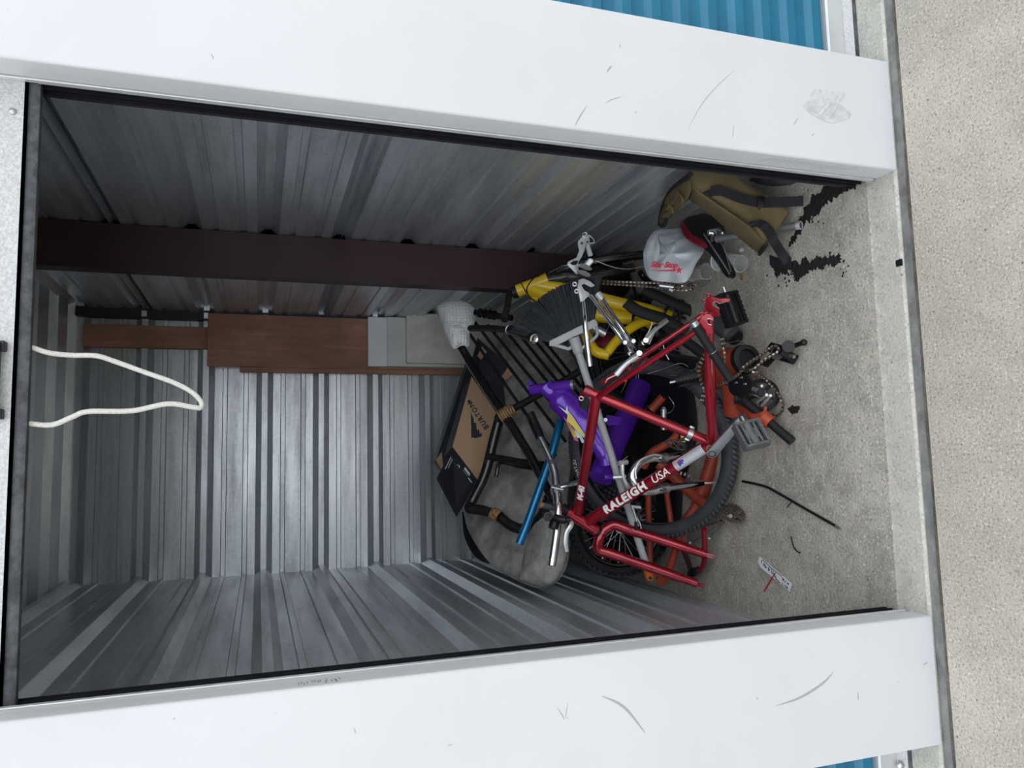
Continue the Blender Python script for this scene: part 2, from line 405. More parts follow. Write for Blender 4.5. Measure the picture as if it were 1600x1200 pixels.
def text_mb(body, size, o, ex, ey, tube=None, lift=0.0006, bold=0.0, shear=0.0, center=True, space=1.0, thick=0.0005):
    """lettering laid on a plane (o, ex, ey) or wrapped on a tube: tube=(axis point, radius)"""
    cu = bpy.data.curves.new('t', 'FONT'); cu.body = body; cu.size = size; cu.offset = bold; cu.shear = shear; cu.space_character = space; cu.resolution_u = 3
    if center: cu.align_x = 'CENTER'; cu.align_y = 'CENTER'
    ob = bpy.data.objects.new('t', cu); COL.objects.link(ob)
    dg = bpy.context.evaluated_depsgraph_get(); dg.update()
    me = bpy.data.meshes.new_from_object(ob.evaluated_get(dg))
    bm = bmesh.new(); bm.from_mesh(me)
    if tube:
        for i in range(-6, 7):
            g = list(bm.verts) + list(bm.edges) + list(bm.faces)
            bmesh.ops.bisect_plane(bm, geom=g, plane_co=(0, i * size * 0.075, 0), plane_no=(0, 1, 0))
    ex = ex.normalized(); ey = (ey - ex * ey.dot(ex)).normalized(); nz = ex.cross(ey)
    mb = MB(); bm.verts.index_update(); vs = []
    for v in bm.verts:
        if tube:
            r = tube + lift; a = v.co.y / r
            vs.append(o + ex * v.co.x + ey * math.sin(a) * r + nz * math.cos(a) * r)
        else: vs.append(o + ex * v.co.x + ey * v.co.y + nz * lift)
    mb.add(vs, [tuple(v.index for v in f.verts) for f in bm.faces])
    bm.free(); bpy.data.objects.remove(ob); bpy.data.curves.remove(cu); bpy.data.meshes.remove(me)
    return mb

# ------------------------------------------------------------------ the setting
XL, XRF, XRB, YB, YIN = -0.577, 0.99, 0.845, 4.404, 1.72
Z0, PITCH = 1.67, 0.304
def rib_profile(lo, hi):
    """(position, height) of ribbed roofing sheet between lo and hi"""
    out = [(lo, 0.0)]
    k = math.floor((lo - Z0) / PITCH) - 1
    while Z0 + k * PITCH < hi + PITCH:
        c = Z0 + k * PITCH
        for d, hgt in ((-0.0445, 0), (-0.0150, 0.032), (0.0150, 0.032), (0.0445, 0), (0.084, 0), (0.088, 0.008), (0.108, 0.008), (0.112, 0),
                       (0.192, 0), (0.196, 0.008), (0.216, 0.008), (0.220, 0)):
            if lo < c + d < hi: out.append((c + d, hgt))
        k += 1
    return out + [(hi, 0.0)]
def ribbed(name, parent, lo, hi, fn, mt, s0, s1, seg=6, thick=0.0012):
    """sheet: fn(position, height, along) -> point"""
    mb = MB(); pr = rib_profile(lo, hi); n = len(pr); vs = []; fs = []
    for back in (0, 1):
        for i in range(seg + 1):
            for z, hh in pr: vs.append(fn(z, hh - back * thick, s0 + (s1 - s0) * i / seg))
    N = (seg + 1) * n
    for i in range(seg):
        for j in range(n - 1):
            q = (i * n + j, i * n + j + 1, (i + 1) * n + j + 1, (i + 1) * n + j)
            fs.append(q); fs.append(tuple(N + t for t in reversed(q)))
    for j in range(n - 1):
        fs.append((j + 1, j, N + j, N + j + 1)); e = seg * n; fs.append((e + j, e + j + 1, N + e + j + 1, N + e + j))
    mb.add(vs, fs)
    return obj(name, mb, mt, parent, smooth=10)
BR = [-0.03, Z0 - 4 * PITCH - 0.0, Z0 - PITCH, Z0 + 2 * PITCH, 2.95]     # sheet laps lie on a rib
def wall_sheets(wall, fn, mt, s0, s1):
    for a, b in zip(BR[:-1], BR[1:]):
        lap = 0.03
        hgt_off = 0.0015 if BR.index(a) % 2 else 0.0
        ribbed('panel', wall, a - (lap if a > 0 else 0), b + 0.0, lambda z, hh, s, f=fn, ho=hgt_off: f(z, hh + ho, s), mt, s0, s1)
wl = struct_empty('wall_left'); wall_sheets(wl, lambda z, hh, s: V((XL + hh, s, z)), 'galv_side', 1.66, YB + 0.05)
wb = struct_empty('wall_back'); wall_sheets(wb, lambda z, hh, s: V((s, YB - hh, z)), 'galv_back', XL - 0.05, XRB + 0.2)
wr = struct_empty('wall_right'); wall_sheets(wr, lambda z, hh, s: V((XRF + hh, s, z)), 'galv_side', 1.66, 3.34)
wr2 = struct_empty('wall_right_rear'); wall_sheets(wr2, lambda z, hh, s: V((XRB + hh, s, z)), 'galv_side', 3.345, YB + 0.05)
for wsh in (wr,): pass
# ceiling sheets, ribs running from side to side, a slight fall to the rear
def ceil_z(y): return 2.594 + (YB - y) * 0.085
ce = struct_empty('ceiling')
mb = MB(); prof = []
y = YB + 0.02; k = 0
while y > 1.6:
    for d, hh in ((0, 0.0), (0.075, 0.0), (0.085, 0.05), (0.195, 0.05), (0.205, 0.0)): prof.append((y - d, hh))
    y -= 0.26
vs = []; n = len(prof)
for x in (XL - 0.1, 0.1, XRF + 0.15):
    for yy, hh in prof: vs.append(V((x, yy, ceil_z(yy) + hh)))
fs = [(i * n + j, i * n + j + 1, (i + 1) * n + j + 1, (i + 1) * n + j) for i in range(2) for j in range(n - 1)]
mb.add(vs, fs); obj('panel', mb, 'galv_side', ce, smooth=10)
mb = MB().mm(XL - 0.2, XRF + 0.3, 1.6, YB + 0.15, 2.92, 2.96); obj('roof_deck', mb, 'dark_steel', ce, smooth=0)
# added unseen blockers behind the sheets, so that no daylight gets round the laps
struct('trim_1', MB().mm(XL - 0.07, XL - 0.05, 1.75, YB + 0.1, -0.05, 2.95), 'dark_steel', smooth=0)
struct('trim_2', MB().mm(XL - 0.07, XRF + 0.1, YB + 0.06, YB + 0.09, -0.05, 2.95), 'dark_steel', smooth=0)
struct('trim_3', MB().mm(XRF + 0.04, XRF + 0.06, 1.75, YB + 0.1, -0.05, 2.95), 'dark_steel', smooth=0)
# corner angle at the right rear, and screw tabs of the rear wall sheets
ca = struct('trim_4', MB().mm(0.800, 0.850, 4.33, 4.40, 0, 2.6), 'dark_steel', smooth=0)
for k in range(3):
    obj('sheet_clip', MB().mm(0.805, 0.835, 4.318, 4.33, Z0 + PITCH * (2 - k) - 0.012, Z0 + PITCH * (2 - k) + 0.012), 'galv_side', ca, smooth=0)
# maroon post
mb = MB(); mb.mm(0.800, 0.985, 3.29, 3.30, 0, 2.75); mb.mm(0.798, 0.806, 3.28, 3.36, 0, 2.75); mb.mm(0.94, 0.985, 3.30, 3.36, 0, 2.75)
mb.mm(0.806, 0.84, 3.345, 3.36, 0, 2.75)
struct('trim_5', mb, 'maroon', smooth=0)
# header above the opening and jamb returns
struct('wall_front', MB().mm(-0.60, 0.98, 1.80, 1.84, 2.30, 2.95), 'dark_steel', smooth=0)
# floor, threshold strip, joint and pavement
fl = struct('floor', MB().mm(XL - 0.06, XRF + 0.06, 1.715, YB + 0.06, -0.12, 0.0), 'floor', smooth=0)
YJ = 1.606
mb = MB(); vs = []
xs0, xs1 = -3.6, 4.2
mb.add([V((xs0, 1.716, -0.003)), V((xs1, 1.716, -0.003)), V((xs1, 1.70, -0.005)), V((xs0, 1.70, -0.005)), V((xs0, YJ + 0.018, -0.010)), V((xs1, YJ + 0.018, -0.010)),
        V((xs0, YJ + 0.012, -0.016)), V((xs1, YJ + 0.012, -0.016)), V((xs0, YJ + 0.012, -0.12)), V((xs1, YJ + 0.012, -0.12)), V((xs0, 1.716, -0.12)), V((xs1, 1.716, -0.12))],
       [(0, 1, 2, 3), (3, 2, 5, 4), (4, 5, 7, 6), (6, 7, 9, 8), (10, 11, 1, 0), (8, 9, 11, 10)])
struct('trim_6', mb, 'strip', smooth=0)
struct('trim_7', MB().mm(xs0, xs1, YJ - 0.030, YJ + 0.013, -0.12, -0.019), 'joint', smooth=0)
for k in range(60):      # grit and gaps along the joint
    x = -1.2 + k * 0.045 + random.uniform(-0.02, 0.02)
mb = MB(); yk = YJ - 0.0245; seg = 90; vs = []
for i in range(seg + 1):
    x = xs0 + (xs1 - xs0) * i / seg; wv = 0.0065 + 0.004 * noise.noise(V((x * 5, 0, 0)))
    vs += [V((x, yk - 0.006, -0.0165)), V((x, yk + wv, -0.0165)), V((x, yk - 0.006, -0.03)), V((x, yk + wv, -0.03))]
fs = []
for i in range(seg):
    a = i * 4; fs += [(a, a + 4, a + 5, a + 1), (a + 1, a + 5, a + 7, a + 3), (a + 2, a + 3, a + 7, a + 6)]
mb.add(vs, fs); struct('trim_8', mb, 'joint_dark', smooth=0)
struct('ground', MB().mm(-14, 14, -16, YJ - 0.030, -0.14, -0.014), 'walk', smooth=0)
# ground behind the other units
struct('floor_side', MB().add([V((1.06, 1.716, -0.003)), V((4.2, 1.716, -0.003)), V((4.2, 2.2, -0.003)), V((1.06, 2.2, -0.003))], [(0, 1, 2, 3)]).add([V((-3.6, 1.716, -0.003)), V((-0.64, 1.716, -0.003)), V((-0.64, 2.2, -0.003)), V((-3.6, 2.2, -0.003))], [(0, 1, 2, 3)]), 'strip', smooth=0)

# tar patches on the floor: ragged outlines, a hair above the concrete
def ragged(poly, z, amp, seed, sub=18):
    o = []
    for i, p in enumerate(poly):
        q = poly[(i + 1) % len(poly)]
        for k in range(sub):
            t = p.lerp(q, k / sub); nn = V((-(q - p).y, (q - p).x, 0)).normalized()
            o.append(t + nn * amp * (noise.noise(V((t.x * 38 + seed, t.y * 38, 0))) + 0.8 * noise.noise(V((t.x * 130, t.y * 130 + seed, 0))) + 0.5 * noise.noise(V((t.x * 300, t.y * 300 + seed, 0)))))
    for p in o: p.z = z
    return o
def tri_fill(poly, dz):
    bm = bmesh.new(); vs = [bm.verts.new(p) for p in poly]
    es = [bm.edges.new((vs[i], vs[(i + 1) % len(vs)])) for i in range(len(vs))]
    bmesh.ops.triangle_fill(bm, edges=es, use_beauty=True); bm.verts.index_update()
    mb = MB(); mb.add([v.co.copy() for v in bm.verts], [tuple(v.index for v in f.verts) for f in bm.faces]); bm.free()
    return mb
tars = [[(1232, 385), (1250, 345), (1262, 318), (1290, 288), (1338, 292), (1300, 312), (1282, 330), (1262, 345), (1246, 372)],
        [(1205, 410), (1225, 402), (1245, 410), (1262, 405), (1290, 402), (1315, 398), (1312, 412), (1285, 418), (1262, 425), (1243, 440), (1232, 425), (1212, 432)],
        [(1232, 640), (1238, 634), (1250, 636), (1246, 646), (1237, 648)]]
for i, t in enumerate(tars):
    obj('tar_patch', tri_fill(ragged([G(*p) for p in t], 0.0012, 0.015 if i < 2 else 0.006, i * 7.3), 0), 'tar', fl, smooth=0)
for i in range(60):
    b = random.choice([(1285, 305), (1262, 335), (1240, 420), (1285, 410), (1315, 405), (1228, 432)])
    c = G(b[0] + random.gauss(0, 14), b[1] + random.gauss(0, 12)); r = random.uniform(0.0015, 0.006)
    pl = [c + V((math.cos(a * 0.785) * r * random.uniform(.6, 1.3), math.sin(a * 0.785) * r * random.uniform(.6, 1.3), 0.001)) for a in range(8)]
    obj('tar_speck', MB().add(pl, [tuple(range(8))]), 'tar', fl, smooth=0)

# painted steel columns with door guides
def column(n, x0, x1, sgn):
    """x0 = face towards the opening, x1 = far edge; sgn = +1 opening lies at smaller x"""
    yf = 1.612; r = 0.007; mb = MB(); top = 3.4
    prof = [(x1, 1.80), (x1, yf)]
    for a in range(5):
        t = a / 4 * math.pi / 2; prof.append((x0 + sgn * (r - r * math.sin(t)), yf + r - r * math.cos(t)))
    prof += [(x0, 1.682), (x0 + sgn * 0.02, 1.686), (x0 + sgn * 0.05, 1.70), (x0 + sgn * 0.05, 1.78)]; prof[0] = (x1, 1.78)
    mb.prism([V((x, y_, -0.008)) for x, y_ in prof], V((0, 0, top)))
    c = struct('trim_%d' % n, mb, 'paint', smooth=40)
    g = MB()
    g.mm(x0 - sgn * 0.004, x0 + sgn * 0.02, 1.686, 1.700, 0.0, top)
    g.mm(x0 - sgn * 0.001, x0 + sgn * 0.02, 1.700, 1.709, 0.0, top)
    obj('door_guide', g, 'alu', c, smooth=0, bevel=0.0015)
    g = MB(); g.mm(x0 + sgn * 0.004, x0 + sgn * 0.03, 1.709, 1.748, 0.012, top); obj('guide_lining', g, 'black_seal', c, smooth=0)
    g = MB(); g.mm(x0 - sgn * 0.003, x0 + sgn * 0.03, 1.722, 1.728, 0.012, top); g.mm(x0 - sgn * 0.002, x0 + sgn * 0.03, 1.742, 1.752, 0.012, top); obj('guide_lip', g, 'black_seal', c, smooth=0)
    return c
c_r = column(9, 0.796, 1.118, 1)
c_l = column(10, -0.438, -0.767, -1)
# jamb closing pieces between guide and side wall
struct('trim_11', MB().mm(0.81, 1.06, 1.752, 1.80, 0, 2.95), 'dark_steel', smooth=0)
struct('trim_12', MB().mm(-0.66, -0.452, 1.752, 1.80, 0, 2.95), 'dark_steel', smooth=0)
struct('trim_13', MB().mm(1.0, 1.06, 1.66, 1.76, 0, 2.95).mm(-0.66, -0.585, 1.66, 1.76, 0, 2.95), 'dark_steel', smooth=0)

# scuff mark on the right column, of its own shape: a hand-sized rubbed patch with drag lines
def front_at(px, py, lift=0.0006): 
    p = P(px, py, 1.612); p.y -= lift; return p
M['scuff'] = mat('grey rubbed scuff', (0.42, 0.43, 0.44), 0.6, 0, 0.0, 45, col2=(0.55, 0.56, 0.57))
M['scuff_dark'] = mat('dark scratch', (0.32, 0.33, 0.34), 0.6)
eye = [(1254, 165), (1262, 158), (1278, 155), (1296, 156), (1314, 164), (1330, 177), (1328, 184), (1312, 190), (1298, 193), (1280, 186), (1264, 176)]
obj('scuff_mark', MB().add([front_at(*p) for p in eye], [tuple(range(len(eye)))]), 'scuff', c_r, smooth=0)
for k in range(6):
    a = (1265 + k * 9, 150 + k * 1.6); b = (1272 + k * 9, 139 + k * 1.2)
    obj('scuff_mark', MB().add([front_at(a[0], a[1]), front_at(a[0] + 5, a[1] + 1), front_at(b[0] + 5, b[1] + 1), front_at(b[0], b[1])], [(0, 1, 2, 3)]), 'scuff', c_r, smooth=0)
def scratch(col, pts, wd_):
    q = smooth_path([V((x, y, 0)) for x, y in pts], 5); a = []; b = []
    for i, p in enumerate(q):
        d = (q[min(i + 1, len(q) - 1)] - q[max(0, i - 1)]).normalized(); nn = V((-d.y, d.x, 0)) * wd_ * 0.5 * math.sin(math.pi * (i + 0.6) / (len(q) + 0.2))
        a.append(front_at(p.x + nn.x, p.y + nn.y, 0.0008)); b.append(front_at(p.x - nn.x, p.y - nn.y, 0.0008))
    n = len(a); obj('scratch', MB().add(a + b, [(i, i + 1, n + i + 1, n + i) for i in range(n - 1)]), 'scuff_dark', col, smooth=0)
for pts, wd_ in (([(948, 113), (952, 107), (956, 103)], 2.2), ([(898, 197), (906, 182), (917, 165)], 1.8), ([(945, 162), (955, 156), (972, 151)], 1.0), ([(1074, 203), (1095, 165), (1120, 135), (1152, 106)], 0.8),
                 ([(1145, 214), (1146, 196)], 0.7), ([(968, 75), (969, 72), (968, 68)], 1.4), ([(992, 174), (994, 176)], 1.8), ([(1275, 178), (1290, 162)], 1.0), ([(1282, 182), (1298, 163)], 1.0), ([(1296, 186), (1308, 168)], 1.0),
                 ([(330, 85), (334, 92)], 1.6), ([(1240, 195), (1246, 185)], 1.0), ([(1272, 209), (1268, 212)], 1.4)):
    scratch(c_r, pts, wd_)
for pts, wd_ in (([(940, 1087), (975, 1105), (1008, 1145)], 3.5), ([(1212, 1103), (1250, 1090), (1285, 1068), (1302, 1050)], 3.0), ([(1443, 1039), (1449, 1035)], 1.6), ([(553, 1138), (556, 1145)], 1.4), ([(1340, 1082), (1341, 1093)], 1.4), ([(870, 1105), (880, 1120), (882, 1124)], 1.2),
                 ([(888, 1096), (884, 1118), (890, 1124)], 0.8), ([(1181, 1090), (1184, 1092)], 1.6), ([(700, 1165), (706, 1163)], 1.2)):
    scratch(c_l, pts, wd_)
for k in range(14):
    x = 468 + k * 5 + random.uniform(-2, 2); 
    z = P(x, 1070, 1.65).z; pz = V((-0.4385 + 0.0008, 1.62 + random.uniform(0, 0.02), z))
    obj('scratch', MB().add([pz, pz + V((0, 0.018, 0.001)), pz + V((0, 0.019, 0.004)), pz + V((0, 0.001, 0.003))], [(0, 1, 2, 3)]), 'scuff_dark', c_l, smooth=0)
for k in range(26):
    z = P(1195 + k * 5.4, 250, 1.65).z; yy = random.uniform(1.62, 1.645)
    pz = V((0.7955, yy, z)); L_ = random.uniform(0.012, 0.03)
    obj('scratch', MB().add([pz, pz + V((0, L_, 0.006)), pz + V((0, L_, 0.0072)), pz + V((0, 0, 0.0016))], [(0, 1, 2, 3)]), 'scuff_dark', c_r, smooth=0)

# raised roller door of this unit: curtain, bottom bar, rubber seal, latch
d1 = struct_empty('door_1', (0.18, 1.72, 2.13))
zb = 2.152
obj('bottom_bar', MB().mm(-0.437, 0.797, 1.700, 1.706, zb, zb + 0.075).mm(-0.437, 0.797, 1.700, 1.738, zb, zb + 0.006), 'speckle_bar', d1, smooth=0)
mb = MB(); vs = []
sp = [(1.706, zb + 0.004), (1.704, zb - 0.012), (1.708, zb - 0.020), (1.722, zb - 0.021), (1.734, zb - 0.014), (1.738, zb + 0.004)]
mb.prism([V((-0.437, a, b)) for a, b in sp], V((1.233, 0, 0))); obj('rubber_seal', mb, 'rubber', d1, smooth=50)
obj('curtain', MB().mm(-0.437, 0.797, 1.712, 1.716, zb + 0.05, 2.9), 'paint', d1, smooth=0)
obj('bolt_head', MB().lathe(V((0.727, 1.7005, 2.177)), V((0, -1, 0)), [(0, 0.0075), (0.003, 0.0065), (0.005, 0.0035), (0.0055, 0.0001)]), 'silver', d1)
mb = MB().mm(0.108, 0.252, 1.672, 1.684, 2.173, 2.20).mm(0.236, 0.256, 1.680, 1.701, 2.168, 2.2).mm(0.104, 0.124, 1.680, 1.701, 2.168, 2.2)
obj('latch_handle', mb, 'iron', d1, smooth=0, bevel=0.002)
tag(obj('pull_rope', MB().tube(PP((42, 540, 1.725), (75, 551, 1.725), (110, 555, 1.73), (150, 556, 1.73), (180, 565, 1.735), (230, 583, 1.74), (272, 598, 1.74), (300, 613, 1.735), (314, 628, 1.73), (313, 637, 1.725), (300, 636, 1.72), (262, 631, 1.715), (205, 642, 1.712), (138, 643, 1.71), (112, 652, 1.712), (80, 664, 1.72), (38, 661, 1.725)), 0.0053, 10, 6),
        'rope'), 'white braided pull rope hanging in a loop from the raised door', 'rope')

# blue roller doors of the neighbouring units
def blue_door(n, x0, x1):
    d = struct_empty('door_%d' % n, ((x0 + x1) / 2, 1.74, 0)); mb = MB(); pr = []
    z = 0.092; per = 0.0905
    while z < 2.6:
        pr += [(z, 0.0), (z + 0.012, 0.001), (z + 0.022, 0.017), (z + 0.050, 0.017), (z + 0.066, 0.001), (z + 0.078, 0.0)]; z += per
    n_ = len(pr); vs = [V((x, 1.748 - hh, zz)) for x in (x0, x1) for zz, hh in pr]
    mb.add(vs, [(j, j + 1, n_ + j + 1, n_ + j) for j in range(n_ - 1)]); obj('curtain', mb, 'blue', d, smooth=25)
    obj('bottom_bar', MB().mm(x0, x1, 1.722, 1.729, 0.036, 0.094).mm(x0, x1, 1.724, 1.750, 0.088, 0.096), 'alu', d, smooth=0, bevel=0.003)
    obj('seal_carrier', MB().prism([V((x0, a, b)) for a, b in ((1.724, 0.036), (1.719, 0.034), (1.708, 0.012), (1.712, 0.004), (1.74, 0.004), (1.745, 0.036))], V((x1 - x0, 0, 0))), 'speckle_bar', d, smooth=0)
    obj('rubber_seal', MB().mm(x0, x1, 1.707, 1.75, -0.004, 0.012), 'rubber', d, smooth=0, bevel=0.003)
    return d
b_r = blue_door(2, 1.10, 2.6); b_l = blue_door(3, -2.3, -0.75)
obj('bolt_head', MB().lathe(P(1407, 1196, 1.712), V((0, -1, 0.25)), [(0, 0.011), (0.003, 0.01), (0.006, 0.006), (0.007, 0.0002)]), 'silver', b_l)
struct('wall_side_right', MB().mm(1.06, 2.7, 1.80, 1.84, -0.02, 2.95), 'dark_steel', smooth=0)
struct('wall_side_left', MB().mm(-2.4, -0.64, 1.80, 1.84, -0.02, 2.95), 'dark_steel', smooth=0)
struct('wall_front_upper', MB().mm(-2.4, 2.7, 1.62, 1.66, 2.75, 3.5), 'paint', smooth=0)

# ------------------------------------------------------------------ boards standing in the right rear corner
def board(name, px, y0, y1, Y, th, material, label, cat='board', grp=None):
    a = P(px, y0, Y); b = P(px, y1, Y); xa, xb = min(a.x, b.x), max(a.x, b.x)
    return tag(obj(name, MB().mm(xa, xb, Y, Y + th, 0.0, a.z), material, smooth=0, bevel=0.0015), label, cat, grp)
board('wood_stud', 130, 505, 541, 4.345, 0.038, 'stud', 'tall narrow pine stud standing highest in the right rear corner')
board('wood_lath', 375, 570, 581, 4.335, 0.02, 'stud', 'thin wooden lath behind the left edge of the plywood', 'lath')
board('plywood_panel', 325, 489, 572, 4.312, 0.012, 'ply', 'reddish brown plywood panel standing in the right rear corner', 'plywood')
board('white_board', 575, 495, 572, 4.292, 0.016, 'white_board', 'bluish white board in front of the brown plywood')
board('grey_board', 605, 495, 572, 4.272, 0.016, 'grey_board', 'pale grey board between the white board and the cream panel')
t = thing('cream_panel', 'grubby cream panel with a raised rim, lowest of the corner boards', 'panel', (0.7, 4.23, 0))
a = P(635, 489, 4.235); b = P(635, 567, 4.235)
obj('face', MB().mm(b.x + 0.006, a.x - 0.006, 4.238, 4.262, 0, a.z - 0.006), 'cream_board', t, smooth=0)
mb = MB().mm(b.x, a.x, 4.232, 4.264, a.z - 0.006, a.z).mm(b.x, b.x + 0.006, 4.232, 4.264, 0, a.z - 0.006).mm(a.x - 0.006, a.x, 4.232, 4.264, 0, a.z - 0.006)
obj('rim', mb, 'grey_board', t, smooth=0)

# ------------------------------------------------------------------ the heap: shared builders
def perp_to(d, toward):
    return (toward - d * toward.dot(d)).normalized()
def chain_mb(pts, seed=0, sm=8, plane=None):
    """roller chain: pairs of link plates along a path"""
    q = smooth_path(pts, sm); L = [0.0]
    for a, b in zip(q[:-1], q[1:]): L.append(L[-1] + (b - a).length)
    def at(s):
        for i in range(len(L) - 1):
            if L[i + 1] >= s: return q[i].lerp(q[i + 1], (s - L[i]) / max(1e-9, L[i + 1] - L[i]))
        return q[-1]
    mb = MB(); pins = MB(); s = 0.0; p = 0.0150; i = 0
    while s + p < L[-1]:
        a = at(s); b = at(s + p); d = (b - a).normalized()
        side = (plane - d * plane.dot(d)).normalized() if plane else frame_of(d)[0]
        up = d.cross(side); off = 0.0042 if i % 2 else 0.0029
        for sg in (-1, 1):
            c = (a + b) / 2 + side * off * sg
            k = 8; ring = []
            for j in range(k):
                t = 2 * math.pi * j / k; ring.append(c + d * (math.cos(t) * 0.0108) + up * (math.sin(t) * (0.0052 if j % 4 != 2 else 0.0030)))
            mb.prism(ring, side * 0.0011)
        pins.cyl(a - side * 0.0066, a + side * 0.0066, 0.0036, n=8)
        s += p; i += 1
    mb.pins = pins
    return mb
def chain_obj(pts, plates, pins, **kw):
    mb = chain_mb(pts, **kw); o = obj('bicycle_chain', mb, plates, smooth=20); c = obj('chain_pins', mb.pins, pins, o, smooth=30); c['kind'] = 'stuff'; return o
def pedal(parent, c, ax, ay, az, lx, ly, lz, body='black_plastic', name='pedal', steel=False):
    """platform pedal: outer cage with cross bars, spindle barrel, reflectors; ax length, ay width, az thickness"""
    cage = MB(); r = lz * 0.5
    for sg in (-1, 1):
        cage.box(c + ay * sg * (ly - 0.004), lx, 0.0045, lz, (ax, ay, az))
        cage.box(c + ax * sg * (lx - 0.004), 0.0045, ly * 0.95, lz, (ax, ay, az))
        cage.box(c + ay * sg * ly * 0.48, lx * 0.92, 0.0035, lz * 0.75, (ax, ay, az))
    for k in range(-3, 4): 
        for sg in (-1, 1):
            cage.box(c + ax * (k * lx * 0.29) + ay * sg * (ly - 0.003) + az * lz, 0.003, 0.003, 0.0035, (ax, ay, az))
            cage.box(c + ax * (k * lx * 0.29) + ay * sg * (ly - 0.003) - az * lz, 0.003, 0.003, 0.0035, (ax, ay, az))
    p = obj(name, cage, 'silver' if steel else body, parent, smooth=30, bevel=0.0012)
    mb = MB().cyl(c - ax * lx * 0.98, c + ax * lx * 0.98, lz * 0.95, n=14); mb.box(c, lx * 0.35, ly * 0.5, lz * 0.6, (ax, ay, az))
    obj('pedal_barrel', mb, body, p)
    obj('spindle', MB().cyl(c - ax * lx * 1.0, c - ax * (lx + 0.022), 0.006), 'silver', p)
    return p
def crank(parent, a, b, nrm, w0, w1, th, material='silver'):
    d = (b - a).normalized(); s = d.cross(nrm).normalized(); poly = []; n = 10
    for j in range(n + 1):
        t = math.pi * j / n; poly.append(b + (d * math.sin(t) + s * math.cos(t)) * w1)
    for j in range(n + 1):
        t = math.pi * j / n; poly.append(a + (-d * math.sin(t) - s * math.cos(t)) * w0)
    c = obj('crank_arm', MB().prism(poly, nrm * th), material, parent, smooth=30, bevel=0.003)
    obj('crank_bolt', MB().lathe(a + nrm * th, nrm, [(-0.002, 0.0001), (-0.002, 0.010), (0.001, 0.010), (0.001, 0.012), (0.0005, 0.0125)]), 'black_plastic', c)
    return c
def chainring(parent, c, nrm, R, teeth, material='black_paint', arms=5, name='chainring'):
    x, y, d = frame_of(nrm); mb = MB(); vs = []; n = teeth * 4
    for zz in (-0.0018, 0.0018):
        for j in range(n):
            t = 2 * math.pi * j / n; r = R + (0.004 if j % 4 in (1, 2) else -0.002)
            vs.append(c + (x * math.cos(t) + y * math.sin(t)) * r + d * zz)
        for j in range(n):
            t = 2 * math.pi * j / n; vs.append(c + (x * math.cos(t) + y * math.sin(t)) * R * 0.84 + d * zz)
    fs = []
    for j in range(n):
        k = (j + 1) % n
        fs += [(j, n + j, n + k, k), (2 * n + j, 2 * n + k, 3 * n + k, 3 * n + j), (j, k, 2 * n + k, 2 * n + j), (n + k, n + j, 3 * n + j, 3 * n + k)]
    mb.add(vs, fs)
    for a in range(arms):
        t = 2 * math.pi * a / arms + 0.4; dr = x * math.cos(t) + y * math.sin(t)
        mb.box(c + dr * R * 0.45, R * 0.43, 0.006, 0.002, (dr, d.cross(dr), d))
    mb.cyl(c - d * 0.004, c + d * 0.004, R * 0.16)
    return obj(name, mb, material, parent, smooth=30)
def tyre_part(parent, c, nrm, R, r, name='tyre', material='tyre', knobs=0, herring=0, start=V((0, 0, 1))):
    """hollow tyre casing with tread blocks; R = centre of section"""
    d = nrm.normalized(); x = perp_to(d, start); y = d.cross(x)
    nu = 72; prof = []
    for j in range(15):                                   # open C section
        t = math.radians(-140 + 280 * j / 14); prof.append((math.cos(t) * r, math.sin(t) * r * 0.98))
    for j in range(15):
        t = math.radians(140 - 280 * j / 14); prof.append((math.cos(t) * r * 0.86, math.sin(t) * r * 0.84))
    k = len(prof); vs = []; fs = []
    for i in range(nu):
        t = 2 * math.pi * i / nu; dr = x * math.cos(t) + y * math.sin(t)
        for a, b in prof: vs.append(c + dr * (R + a) + d * b)
    for i in range(nu):
        for j in range(k): fs.append((i * k + j, i * k + (j + 1) % k, ((i + 1) % nu) * k + (j + 1) % k, ((i + 1) % nu) * k + j))
    o = obj(name, MB().add(vs, fs), material, parent, smooth=50)
    tr = MB(); N = knobs or herring
    for i in range(N):
        t = 2 * math.pi * i / N
        rows = [(-58, .9), (-28, 1.0), (0, 1.0), (28, 1.0), (58, .9)] if knobs else [(-42, 1), (-14, 1), (14, 1), (42, 1)]
        for jj, (ang, sc_) in enumerate(rows):
            tt = t + (math.pi / N if (jj % 2 and knobs) else 0)
            if herring: tt += abs(ang) / 42 * 0.035
            dr = x * math.cos(tt) + y * math.sin(tt); tg = y * math.cos(tt) - x * math.sin(tt)
            a = math.radians(ang); on = dr * math.cos(a) + d * math.sin(a); ow = d * math.cos(a) - dr * math.sin(a)
            p = c + dr * R + on * r
            if knobs: tr.box(p, 0.0036, 0.0058, 0.0050, (on, tg, ow))
            else:
                sk = (ow + tg * (0.75 if ang > 0 else -0.75)).normalized()
                tr.box(p, 0.0013, 0.0036, r * 0.27, (on, on.cross(sk), sk))
    if N:
        t_ = obj('tread', tr, 'tyre_dusty', o, smooth=0); t_['kind'] = 'stuff'
    return o
